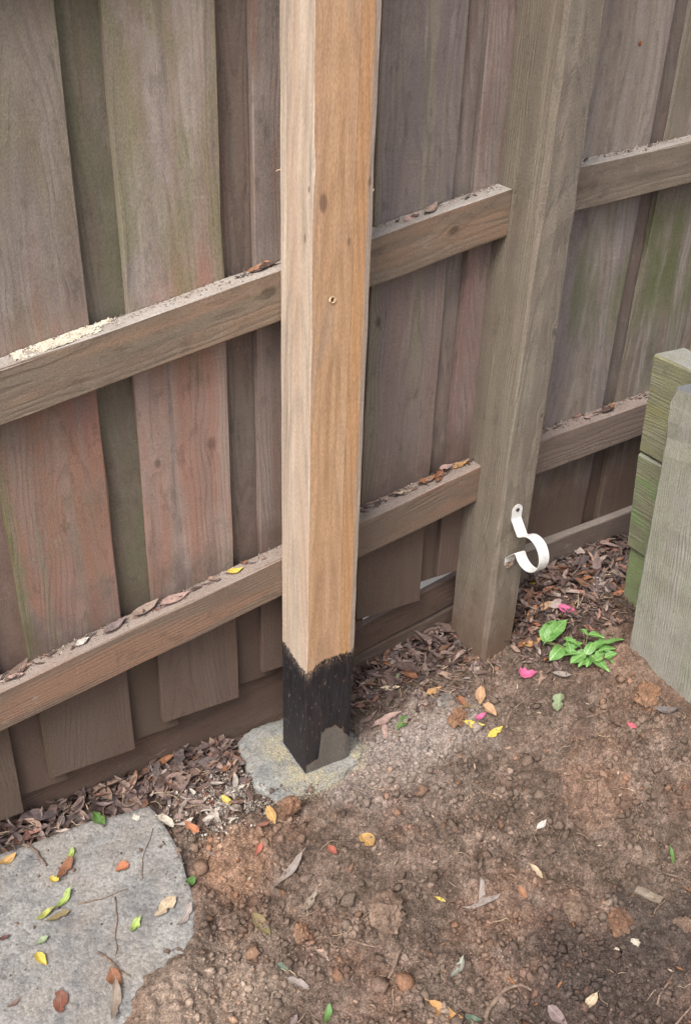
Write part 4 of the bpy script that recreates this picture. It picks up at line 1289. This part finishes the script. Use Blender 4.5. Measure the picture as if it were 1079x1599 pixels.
# ------------------------------------------------------------------ twigs and roots
_n = NT('twig_bark')
_o = _n.pos()
M_twig = _n.finish(_n.ramp(_n.noise(_o, 160, 4, .6), [(.3, srgb(96, 80, 70)), (.7, srgb(156, 136, 120))]), .9, _n.noise(_o, 500, 3, .6), .5, .001)
TWIGS = [
 ([(.009, -.562), (.034, -.551), (.068, -.542), (.092, -.55), (.102, -.565)], .0042, 'thick curved dark twig at the bottom right of centre', 'twig'),
 ([(-.560, .150), (-.521, .110), (-.5, .074), (-.496, .038)], .0032, 'grey stick leaning over the left end of the slab', 'twig'),
 ([(-.036, -.403), (-.084, -.435)], .0040, 'short straight stick in the lower centre', 'twig'),
 ([(-.411, -.082), (-.424, -.131), (-.445, -.185)], .0013, 'thin twig running down the middle of the slab', 'twig'),
 ([(-.466, -.167), (-.451, -.201), (-.435, -.233)], .0022, 'stout twig above the rust leaf on the slab', 'twig'),
 ([(-.472, -.064), (-.431, -.073), (-.386, -.074)], .0013, 'thin twig lying across the slab beside the olive leaf', 'twig'),
 ([(-.357, -.066), (-.337, -.019), (-.302, .025)], .0010, 'fine dark twig on the slab towards its fence corner', 'twig'),
 ([(.568, -.236), (.545, -.219), (.512, -.207)], .0020, 'pale root on soil below the seedling', 'root'),
 ([(.645, -.215), (.640, -.262), (.628, -.300)], .0020, 'bent pale root below the grey wall upright', 'root'),
 ([(.645, -.293), (.615, -.322)], .0017, 'short pale stalk near the right edge, below the wall', 'root'),
 ([(.608, .016), (.560, .012), (.516, -.004), (.458, -.027), (.411, -.058)], .0018, 'long twig from the seedling past the foot of old post', 'twig'),
 ([(.328, .058), (.352, .028), (.382, -.017)], .0018, 'straight twig in litter in front of the old post', 'twig'),
 ([(.387, .067), (.374, .032), (.397, 0)], .0020, 'crooked twig in litter beside the straight one', 'twig'),
 ([(-.063, -.309), (-.043, -.328), (-.047, -.346)], .0014, 'pale rootlet curling over the big root bound clod', 'root'),
 ([(-.033, -.431), (-.002, -.449)], .0013, 'thin root right of the short straight stick', 'root'),
 ([(.412, -.523), (.437, -.569)], .0017, 'thin root at the right edge above the bark chip', 'root'),
 ([(.246, -.682), (.270, -.672), (.293, -.669)], .0020, 'brown twig on the dark soil near lower right corner', 'twig'),
 ([(.242, -.719), (.281, -.719)], .0022, 'twig cut by the bottom right corner', 'twig'),
 ([(.384, -.127), (.42, -.1), (.468, -.1)], .0022, 'branched dark twig below the vivid pink petal', 'twig'),
 ([(.583, -.182), (.542, -.215)], .0014, 'thin stalk standing by the pale green rounded leaf', 'root'),
 ([(-.104, -.338), (-.085, -.367), (-.06, -.387)], .0022, 'tangled root at the foot of the big clod', 'root'),
 ([(-.052, -.253), (-.059, -.277), (-.068, -.286)], .0013, 'hair root above the big root bound clod', 'root'),
 ([(-.238, -.422), (-.213, -.407), (-.205, -.434)], .0014, 'forked rootlet near the bottom edge left of the green leaf', 'root'),

]
for i, (pts, rad, lab, cat) in enumerate(TWIGS):
    r = random.Random(500+i)
    P = [Vector((x, y, 0)) for x, y in pts]
    Q = []
    for a, b in zip(P[:-1], P[1:]):
        k = max(2, int((b-a).length/.012))
        for s in range(k): Q.append(a+(b-a)*(s/k))
    Q.append(P[-1])
    zz = [surf(p.x, p.y)+rad*1.1 for p in Q]
    zz = [max(zz[j], (zz[max(0, j-1)]+zz[min(len(zz)-1, j+1)])/2) for j in range(len(zz))]
    Q = [Vector((p.x+r.gauss(0, .0012), p.y+r.gauss(0, .0012), z)) for p, z in zip(Q, zz)]
    rd = [rad*(1-.45*j/len(Q))*r.uniform(.85, 1.15) for j in range(len(Q))]
    V, F = tube_mesh(Q, rd, 6)
    c = sum(Q, Vector())/len(Q)
    o = mesh_obj(cat, [v-c for v in V], F, M_twig, smooth=True)
    o.location = c
    tag(o, lab, cat, 'twigs and roots lying on the ground')

# ------------------------------------------------------------------ green seedling by the sleepers
PX, PY = .612, -.082
plant = thing('seedling', (PX, PY, surf(PX, PY)), 'small glossy green seedling growing left of the grey wall upright', 'plant')
_n = NT('plant_leaf')
_o = _n.coord('Object'); _s = _n.sep(_o)
_b = _n.noise(_o, 60, 4, .6)
_c = _n.ramp(_b, [(.25, srgb(74, 118, 58)), (.55, srgb(106, 152, 82)), (.8, srgb(142, 180, 112))])
_c = _n.mix(_n.smooth(_n.math('ABSOLUTE', _s[1]), .0003, .0011, .7, 0), _c, srgb(170, 206, 128))
_v = _n.math('ADD', _n.math('MULTIPLY', _s[0], 700), _n.math('MULTIPLY', _n.math('ABSOLUTE', _s[1]), -600))
_c = _n.mix(_n.smooth(_n.math('SINE', _v), .8, 1, 0, .25), _c, srgb(150, 196, 110))
_n.b.inputs['Specular IOR Level'].default_value = .5
M_pl = _n.finish(_c, .42, _n.math('SINE', _v), .2, .0008)
_n = NT('plant_stem'); M_st = _n.finish(srgb(122, 132, 84), .7)
# leaf tip offsets measured from the base: dx, dy, dz, length, width ratio
PLV = [
    (-.066, .048, .007, -.015, .075, .032, .42), (-.065, .045, .012, -.002, .057, .040, .40), (-.081, .009, -.006, -.038, .019, .008, .52), (-.044, -.013, .009, -.027, .027, .024, .55),
    (-.035, -.002, .014, -.012, -.006, .024, .6), (-.059, -.027, .002, -.015, -.027, .018, .45), (-.025, -.033, .016, .004, -.020, .030, .5), (-.008, -.031, .024, .036, -.042, .043, .42),
    (.013, -.043, .038, .047, -.061, .050, .36), (-.014, -.033, .014, -.013, -.091, .010, .36), (-.016, -.038, .009, -.038, -.053, .003, .5), (-.001, -.062, .021, .022, -.072, .030, .55),
    (.004, -.057, .018, .005, -.083, .018, .5), (-.002, -.007, .044, .016, -.036, .048, .5), (-.003, -.008, .043, -.007, .015, .043, .45), (-.022, -.058, .016, -.006, -.062, .022, .7), (-.030, -.020, .012, -.058, -.006, .008, .5), (-.010, -.045, .014, .016, -.050, .020, .55), (-.030, -.035, .008, -.052, -.044, .002, .5), (-.020, -.010, .020, -.036, .012, .028, .5), (.000, -.040, .022, .030, -.058, .030, .45),
]
hub = Vector((-.015, -.02, -.012))
for k, (ax, ay, az, bx, by, bz, wr) in enumerate(PLV):
    S_ = Vector((ax, ay, az-.002)); T_ = Vector((bx, by, bz-.002))
    D = T_-S_
    # the stalk end is the one nearer the middle of the plant
    if (S_-hub).length > (T_-hub).length: S_, T_ = T_, S_; D = -D
    L = D.length
    V, F = leaf_geo(L*1.0, wr*1.22, curl=rng.uniform(-.35, -.05), fold=rng.uniform(.15, .35), twist=rng.uniform(-.3, .3), seed=900+k, petiole=True, ns=11, pointy=.75)
    zc = sum(v[2] for v in V)/len(V)
    o = mesh_obj('leaf', [(v[0], v[1], v[2]-zc) for v in V], F, M_pl, plant, smooth=True)
    o.rotation_mode = 'QUATERNION'
    yaw = math.atan2(D.y, D.x); pit = -math.asin(D.z/L)
    o.rotation_quaternion = Euler((rng.uniform(-.25, .25), pit, yaw)).to_quaternion()
    o.location = (S_+T_)/2
    mid = (S_+hub)/2+Vector((0, 0, .006))
    V, F = tube_mesh([hub, mid, S_], [.0012, .001, .0007], 5)
    mesh_obj('stem', V, F, M_st, plant, smooth=True)


# ------------------------------------------------------------------ loose matter
def ico(sub):
    if sub == 0:
        return np.array([(1, 0, 0), (-1, 0, 0), (0, 1, 0), (0, -1, 0), (0, 0, 1), (0, 0, -1)], float), np.array([(0, 2, 4), (2, 1, 4), (1, 3, 4), (3, 0, 4), (2, 0, 5), (1, 2, 5), (3, 1, 5), (0, 3, 5)])
    bm = bmesh.new(); bmesh.ops.create_icosphere(bm, subdivisions=sub, radius=1)
    V = np.array([v.co[:] for v in bm.verts]); F = np.array([[v.index for v in f.verts] for f in bm.faces]); bm.free()
    return V, F
def rand_rot(n):
    q = nrng.normal(size=(n, 4)); q /= np.linalg.norm(q, axis=1)[:, None]
    w, x, y, z = q.T
    return np.stack([1-2*(y*y+z*z), 2*(x*y-z*w), 2*(x*z+y*w), 2*(x*y+z*w), 1-2*(x*x+z*z), 2*(y*z-x*w), 2*(x*z-y*w), 2*(y*z+x*w), 1-2*(x*x+y*y)], -1).reshape(n, 3, 3)
def scatter_lumps(name, pts, rad, cols, mat, sub=1, squash=.75, label=None, cat=None, parent=None, sink=.25):
    n = len(pts)
    V0, F0 = ico(sub)
    R = rand_rot(n)
    sc = rad[:, None]*np.stack([nrng.uniform(.75, 1.3, n), nrng.uniform(.65, 1.1, n), nrng.uniform(.5, .95, n)], -1)
    V = V0[None]*(1+nrng.normal(0, .19 if sub == 2 else .27, (n, len(V0), 1)))
    V = V*(1+.45*np.tanh(2.5*(V0 @ nrng.normal(size=(3, n, 3)).transpose(0, 2, 1)).transpose(2, 1, 0).mean(-1, keepdims=True)))
    V = V*sc[:, None, :]
    V = np.einsum('nij,nkj->nki', R, V)
    V = V+pts[:, None, :]+np.array([0, 0, 1])*(rad*(.6-sink))[:, None, None]
    F = (F0[None]+(np.arange(n)*len(V0))[:, None, None]).reshape(-1, 3)
    c = np.repeat(cols[:, None, :], len(V0), 1).reshape(-1, 3)
    o = np_mesh(name, V.reshape(-1, 3), F, mat, False, c)
    tag(o, label, cat, kind='stuff')
    return o
_n = NT('loose_crumbs')
_p = _n.pos()
_a = _n.attr('col')
_f = _n.noise(_p, 300, 4, .6)
M_crumb = _n.finish(_n._sc(_a, _n.smooth(_f, .25, .75, .66, 1.32)), .93, _f, .8, .002)

# soil crumbs
def soil_points(n, seed_, lo, hi, base_d):
    P = np.stack([nrng.uniform(-.72, .80, n), nrng.uniform(-.84, .12, n)], -1)
    cl = base_d+(1-base_d)*sstep(fbm(P[:, 0]*9, P[:, 1]*9, seed_), lo, hi)
    sc_, ss_ = _sdC(P[:, 0], P[:, 1]), _sdS(P[:, 0], P[:, 1])
    keep = (nrng.random(n) < cl) & ((sc_ > .002) | ((P[:, 1] < .06) & (nrng.random(n) < .75*np.clip(1+sc_/.04, 0, 1)**1.5)))
    edge = np.clip(1+ss_/.075, 0, 1)**2*sstep(-P[:, 1], -.03, .06)*sstep(P[:, 0], -.62, -.42)*sstep(fbm(P[:, 0]*22, P[:, 1]*22, 147, 3), .36, .56)
    keep &= (ss_ > .002) | (nrng.random(n) < .9*edge) | (nrng.random(n) < .012)
    keep &= ~((P[:, 0] > .63) & (P[:, 1] < -.13)) & ~((P[:, 0] > -.002) & (P[:, 0] < .102) & (P[:, 1] > -.002))
    P = P[keep]
    zz = gsurf(P[:, 0], P[:, 1])
    for q in np.nonzero((_sdS(P[:, 0], P[:, 1]) < .01) | (_sdC(P[:, 0], P[:, 1]) < .01))[0]: zz[q] = surf(*P[q])
    return P, zz
# fine crumbs everywhere, then coarser ones in drifts
P, zz = soil_points(110000, 141, .40, .60, .55); n = len(P)
rad = np.clip(.0010*(nrng.random(n)**(-1/3.0)), .0010, .0028)
tone = nrng.normal(1.03, .20, (n, 1))*np.array([1, 1, 1]); hue = nrng.random(n)
tone[hue < .06] *= np.array([1.18, 1.0, .88]); tone[hue > .95] *= 1.5
scatter_lumps('fine_soil', np.c_[P, zz], rad, np.clip(tone, .45, 2.0)*soil_rgb(P[:, 0], P[:, 1]), M_crumb, 0, label='fine loose soil grains over the whole dug ground', cat='soil', sink=.1)
P, zz = soil_points(26000, 143, .44, .62, .18); n = len(P)
rad = np.clip(.0020*(nrng.random(n)**(-1/2.3)), .0020, .0075)
tone = nrng.normal(1.03, .14, (n, 1))*np.array([1, 1, 1]); hue = nrng.random(n)
tone[hue < .08] *= np.array([1.18, 1.0, .88]); tone[hue > .96] *= 1.4
scatter_lumps('soil_crumbs', np.c_[P, zz], rad, np.clip(tone, .45, 1.9)*soil_rgb(P[:, 0], P[:, 1]), M_crumb, 1, label='loose brown soil crumbs drifted over the dug ground', cat='soil')
# larger rounded clods
n = 460
P = np.stack([nrng.uniform(-.45, .75, n), nrng.uniform(-.82, .03, n)], -1)
cl = sstep(fbm(P[:, 0]*7, P[:, 1]*7, 151), .42, .60)
keep = (nrng.random(n) < cl) & (_sdC(P[:, 0], P[:, 1]) > .02) & (_sdS(P[:, 0], P[:, 1]) > .012) & ~((P[:, 0] > .60) & (P[:, 1] < -.10))
P = P[keep]; n = len(P)
rad = np.clip(.0055*(nrng.random(n)**(-1/3.2)), .0055, .013)
tone = nrng.normal(1.02, .10, (n, 1))*np.array([1, 1, 1]); hue = nrng.random(n); tone[hue < .15] *= np.array([1.2, 1.0, .85])
scatter_lumps('soil_clods', np.c_[P, gsurf(P[:, 0], P[:, 1])], rad, np.clip(tone, .5, 1.7)*soil_rgb(P[:, 0], P[:, 1]), M_crumb, 2, label='rounded soil clods scattered over the dug ground', cat='soil', sink=.35)

# sawdust round the foot of the post
n = 30000
t = nrng.uniform(0, 2*math.pi, n); d = np.abs(nrng.normal(.022, .020, n))
cx = np.clip(.05+.075*np.cos(t), -.003, .103); cy = np.clip(.05+.075*np.sin(t), -.003, .103)
P = np.stack([cx+np.cos(t)*d, cy+np.sin(t)*d], -1)
wt = .10+.9*sstep(-(P[:, 1]-.09)-.5*(P[:, 0]-.03), -.03, .05)
wt *= .25+.75*sstep(fbm(P[:, 0]*60, P[:, 1]*60, 191, 3), .40, .58)
wt *= np.where((P[:, 0] > .035) & (P[:, 0] < .105) & (P[:, 1] > -.022), .12, 1)
keep = (nrng.random(n) < wt) & (_sdC(P[:, 0], P[:, 1]) < .012) & ~((P[:, 0] > -.001) & (P[:, 0] < .101) & (P[:, 1] > -.001) & (P[:, 1] < .101))
P = P[keep]; n = len(P)
cc = np.stack([lin((200, 190, 160)), lin((184, 175, 150)), lin((210, 202, 176)), lin((168, 162, 146))])[nrng.integers(0, 4, n)]
scatter_lumps('sawdust', np.c_[P, [surf(*q) for q in P]], np.clip(.00042*nrng.random(n)**(-1/3), .0004, .0012), cc, M_crumb, 1, label='pale yellow sawdust sprinkled round the foot of the new post', cat='sawdust', sink=.0)

# white lime and mortar crumbs on the litter between slab and footing
n = 5200
P = np.stack([nrng.normal(-.165, .045, n), nrng.normal(.012, .034, n)], -1)
keep = (_sdS(P[:, 0], P[:, 1]) > -.004) & (_sdC(P[:, 0], P[:, 1]) > -.004) & (fbm(P[:, 0]*40, P[:, 1]*40, 171, 3) > .46)
P = P[keep]; n = len(P)
cc = np.stack([lin((192, 185, 175)), lin((174, 165, 155)), lin((206, 199, 188)), lin((152, 141, 132))])[nrng.integers(0, 4, n)]
scatter_lumps('mortar_crumbs', np.c_[P, gsurf(P[:, 0], P[:, 1])+nrng.uniform(0, .012, n)], np.clip(.0007*nrng.random(n)**(-1/2.4), .0007, .0030), cc, M_crumb, 1, label='white mortar crumbs over the litter between slab and footing', cat='mortar', sink=0)

# grit and dust on the rails
P, zz = [], []
for (x0, x1, z0, s, xr, cnt) in ((-1.0, .43, ZU, SL, 0, 1500), (-1.0, .43, ZL, SL, 0, 1500), (.515, 1.2, ZU2, SL2, XP1, 500), (.515, 1.2, ZL2, SL2, XP1, 500)):
    for k in range(cnt):
        x = rng.uniform(x0, x1); y = YR+RD*(1-abs(rng.gauss(0, .33)) % 1.0)
        if -.003 < x < .103 and y < YR+.002: continue
        P.append((x, min(y, YB-.001), z0+s*(x-xr))); 
P = np.array(P); n = len(P)
cc = np.stack([lin((160, 146, 135)), lin((122, 104, 94)), lin((186, 178, 170)), lin((140, 126, 116))])[nrng.integers(0, 4, n)]
scatter_lumps('rail_grit', P, np.clip(.0006*nrng.random(n)**(-1/2.6), .0006, .0022), cc, M_crumb, 1, label='grit and crumbled leaf on top of the fence rails', cat='grit', sink=.1)
# pale chewed wood on the upper rail at left
n = 2500
x = nrng.uniform(-.40, -.255, n); y = YR+.004+.034*np.sqrt(nrng.random(n))
keep = fbm(x*45, y*60, 181, 3)+.5*np.exp(-((x+.335)/.05)**2) > .58
x, y = x[keep], y[keep]; n = len(x)
cc = np.stack([lin((226, 217, 196)), lin((214, 203, 182)), lin((234, 228, 214)), lin((196, 184, 164))])[nrng.integers(0, 4, n)]
scatter_lumps('wood_frass', np.stack([x, y, ZU+SL*x], -1), np.clip(.0006*nrng.random(n)**(-1/2.8), .0006, .0022), cc, M_crumb, 1, label='cream crumbled wood on the upper rail at the far left', cat='wood crumbs', sink=.2)

def frass_crust():
    xs = np.arange(-.405, -.25, .0014); ys = np.arange(YR+.003, YB-.0015, .0014)
    Xc, Yc = np.meshgrid(xs, ys, indexing='ij')
    hgt = fbm(Xc*45, Yc*60, 181, 4)+.35*np.exp(-((Xc+.335)/.05)**2)-.58-.2*np.exp(-((Yc-YR)/.006)**2)
    Zc = ZU+SL*Xc+.0003+.012*np.clip(hgt, 0, .16)+.0022*np.clip(fbm(Xc*300, Yc*300, 183, 2)-.35, 0, 1)
    i = np.arange(Xc.size).reshape(Xc.shape)
    F = np.stack([i[:-1, :-1], i[1:, :-1], i[1:, 1:], i[:-1, 1:]], -1).reshape(-1, 4)
    on = (hgt+.35*(fbm(Xc*160, Yc*160, 187, 3)-.5) > .02).ravel()
    F = F[on[F].all(1)]
    c = lin((220, 211, 192))*(.55+.6*fbm(Xc*120, Yc*120, 185, 3)).ravel()[:, None]
    o = np_mesh('wood_frass', np.stack([Xc, Yc, Zc], -1).reshape(-1, 3), F, M_crumb, False, c)
    tag(o, 'cream powdery wood crust on the upper rail at far left', 'wood crumbs', kind='stuff')
frass_crust()

# ------------------------------------------------------------------ leaf litter
_n = NT('litter_leaf')
_p = _n.pos()
_a = _n.attr('col')
_f = _n.noise(_p, 140, 4, .6)
_n.b.inputs['Specular IOR Level'].default_value = .3
M_litter = _n.finish(_n._sc(_a, _n.smooth(_f, .25, .75, .66, 1.3)), .78, _n.noise(_p, 350, 3, .6), .4, .0012)
shapes = []
for k in range(14):
    r = random.Random(700+k)
    V, F = leaf_geo(1.0, r.uniform(.2, .42), curl=r.uniform(-.3, .6), fold=r.uniform(.1, .7), twist=r.uniform(-1.2, 1.2), seed=800+k, petiole=False, ns=7)
    V = np.array(V); V[:, 2] -= V[:, 2].mean()
    shapes.append((V, np.array(F)))
LCOL = np.stack([lin(c) for c in ((104, 87, 81), (122, 103, 95), (92, 76, 71), (142, 122, 114), (156, 132, 117), (130, 97, 80), (116, 100, 97), (162, 146, 138), (160, 114, 84), (102, 92, 90), (146, 110, 98))])
LW = np.array([5, 5, 5, 4, 2, 2, 4, 1.5, .8, 4, 1.2]); LW /= LW.sum()
def litter(name, pts, lens, zrand, label, tilt=.35, cols=None, head=None):
    Vs, Fs, Cs = [], [], []
    off = 0
    zs = gsurf(pts[:, 0], pts[:, 1])
    for k, (x, y) in enumerate(pts):
        V0, F0 = shapes[rng.randrange(len(shapes))]
        e = Euler((rng.gauss(0, tilt), rng.gauss(0, tilt), rng.uniform(0, 6.283) if head is None else rng.gauss(head, .7)))
        M = np.array(e.to_matrix())
        V = (V0*lens[k]) @ M.T
        z = zs[k]
        V = V+np.array([x, y, z+zrand[k]+.004])
        V[:, 1] = np.minimum(V[:, 1], YB+.0290 if x < .43 else YB-.024)
        Vs.append(V); Fs.append(F0+off); off += len(V)
        c = LCOL[nrng.choice(len(LCOL), p=LW)] if cols is None else cols[rng.randrange(len(cols))]
        Cs.append(np.repeat((c*rng.uniform(.75, 1.25))[None], len(V), 0))
    o = np_mesh(name, np.concatenate(Vs), np.concatenate(Fs), M_litter, True, np.concatenate(Cs))
    tag(o, label, 'leaf litter', kind='stuff')
    return o
def box_pts(regs):
    out, le, zr = [], [], []
    for (x0, x1, y0, y1, cnt, zmax, l0, l1) in regs:
        for _ in range(cnt):
            x = rng.uniform(x0, x1); y = y0+(y1-y0)*rng.random()**.7
            out.append((x, y)); le.append(rng.uniform(l0, l1)*(1.5 if rng.random() < .08 else 1)*(.6 if rng.random() < .3 else 1)); zr.append(zmax*rng.random()*min(1, (y-y0)/(y1-y0)*1.6))
    out = np.array(out); le = np.array(le); zr = np.array(zr)
    ok = (_sdC(out[:, 0], out[:, 1]) > .008) & (_sdS(out[:, 0], out[:, 1]) > -.004)
    ok &= ~((out[:, 0] > XP0-.004) & (out[:, 0] < XP1+.004) & (out[:, 1] > .02) & (out[:, 1] < .15))
    ok &= ~((out[:, 0] > -.01) & (out[:, 0] < .11) & (out[:, 1] > -.01) & (out[:, 1] < .11))
    ok &= ~((out[:, 0] > .72) & (out[:, 1] < -.03))
    return out[ok], le[ok], zr[ok]
p_, l_, z_ = box_pts([(-.85, -.10, .085, .168, 520, .022, .018, .068), (-.28, -.10, .02, .165, 300, .014, .012, .056), (.15, .44, .06, .168, 340, .016, .012, .06), (.24, .46, -.02, .08, 130, .006, .012, .038)])
litter('leaf_litter', p_, l_, z_, 'brown leaf litter along the foot of the fence, left and middle')
p_, l_, z_ = box_pts([(.515, 1.05, -.02, .125, 1200, .026, .014, .066), (.50, .72, -.11, .02, 260, .010, .012, .04), (1.0, 1.6, -.02, .12, 200, .02, .02, .05)])
litter('leaf_litter', p_, l_, z_, 'dark leaf litter in the corner between old post and sleepers')
# lime-whitened leaves by the slab
n = 130
P = np.stack([nrng.normal(-.175, .04, n), nrng.normal(.015, .03, n)], -1)
ok = (_sdS(P[:, 0], P[:, 1]) > .0) & (_sdC(P[:, 0], P[:, 1]) > .008)
P = P[ok]
litter('leaf_litter', P, nrng.uniform(.014, .036, len(P)), nrng.uniform(0, .014, len(P)), 'lime whitened leaf scraps between the slab and the footing', cols=[lin(c) for c in ((176, 166, 156), (156, 143, 134), (134, 116, 108), (188, 179, 168), (112, 92, 82), (122, 100, 90))])
# bits of dry leaf strewn thinly over soil and slab
n = 260
P = np.stack([nrng.uniform(-.65, .62, n), nrng.uniform(-.80, .06, n)], -1)
ok = (_sdC(P[:, 0], P[:, 1]) > .008) & (_sdS(P[:, 0], P[:, 1]) > .01)
P = P[ok]
litter('leaf_crumbs', P, nrng.uniform(.006, .017, len(P)), np.zeros(len(P)), 'tiny dry leaf scraps strewn thinly over the dug soil', tilt=.25, cols=[lin(c) for c in ((150, 128, 112), (172, 150, 130), (116, 94, 80), (140, 100, 72), (104, 88, 80), (188, 170, 150))])
# litter on the rails
def rail_litter():
    pts, ln, base = [], [], []
    Vs, Fs, Cs = [], [], []
    off = 0
    for (x0, x1, z0, s, xr, cnt) in ((-.60, -.15, ZL, SL, 0, 60), (-.2, -.0, ZL, SL, 0, 14), (.12, .43, ZL, SL, 0, 60), (-.06, .0, ZU, SL, 0, 8), (.52, .95, ZL2, SL2, XP1, 40), (.52, 1.2, ZU2, SL2, XP1, 22), (.2, .43, ZU, SL, 0, 6)):
        for _ in range(cnt):
            V0, F0 = shapes[rng.randrange(len(shapes))]
            L = rng.uniform(.008, .026)
            x = rng.uniform(x0, x1); y = YR+RD*rng.uniform(.45, .9)
            M = np.array(Euler((rng.gauss(0, .3), rng.gauss(0, .25)-s, rng.gauss(0, .7))).to_matrix())
            V = (V0*L) @ M.T+np.array([x, y, z0+s*(x-xr)+.003])
            V[:, 1] = np.minimum(V[:, 1], YB-.0008)
            lowz = z0+s*(V[:, 0]-xr)+.0006
            V[:, 2] = np.maximum(V[:, 2], lowz)
            Vs.append(V); Fs.append(F0+off); off += len(V)
            c = LCOL[nrng.choice(len(LCOL), p=LW)]
            Cs.append(np.repeat((c*rng.uniform(.8, 1.3))[None], len(V), 0))
    o = np_mesh('rail_litter', np.concatenate(Vs), np.concatenate(Fs), M_litter, True, np.concatenate(Cs))
    tag(o, 'small dry leaf scraps lying along the fence rails', 'leaf litter', kind='stuff')
rail_litter()
# thin rootlets and needles over soil and litter
def rootlets():
    Vs, Fs, Cs = [], [], []
    off = 0
    for k in range(420):
        if k < 190: x, y = rng.uniform(-.45, .62), rng.uniform(-.78, .0)
        elif k < 300: x, y = rng.uniform(-.65, -.1), rng.uniform(.02, .16)
        else: x, y = rng.uniform(.16, .95), rng.uniform(-.03, .13)
        if x > .62 and y < -.1: continue
        a = rng.uniform(0, 6.283); L = rng.uniform(.012, .05); cu = rng.uniform(-2.5, 2.5)
        pts = []
        m = 6
        px, py = x, y
        for s in range(m):
            if py > .165: py = .165
            pts.append((px, py, 0)); a += cu/m+rng.gauss(0, .25); px += math.cos(a)*L/m; py += math.sin(a)*L/m
        A_ = np.array(pts)
        z = np.maximum(gsurf(A_[:, 0], A_[:, 1]), 0*A_[:, 0]-1)+.0025+(.012 if k >= 190 else .001)
        if -.12 < x < .18 and -.08 < y: continue
        if poly_sd(np.array([x]), np.array([y]), SLAB)[0] < 0.01: continue
        A_[:, 2] = z
        V, F = tube_mesh(A_, [rng.uniform(.0004, .0010)*(1.0 if k < 190 or rng.random() < .6 else 2.0)]*m, 3)
        V = np.array([tuple(v) for v in V]); F = np.array([f for f in F if len(f) == 4])
        Vs.append(V); Fs.append(F+off); off += len(V)
        c = [lin((168, 146, 124)), lin((126, 104, 88)), lin((190, 170, 146))][rng.randrange(3)]
        Cs.append(np.repeat(c[None], len(V), 0))
    o = np_mesh('rootlets', np.concatenate(Vs), np.concatenate(Fs), M_crumb, True, np.concatenate(Cs))
    tag(o, 'thin rootlets and dry stalks strewn over soil and litter', 'roots', kind='stuff')
rootlets()
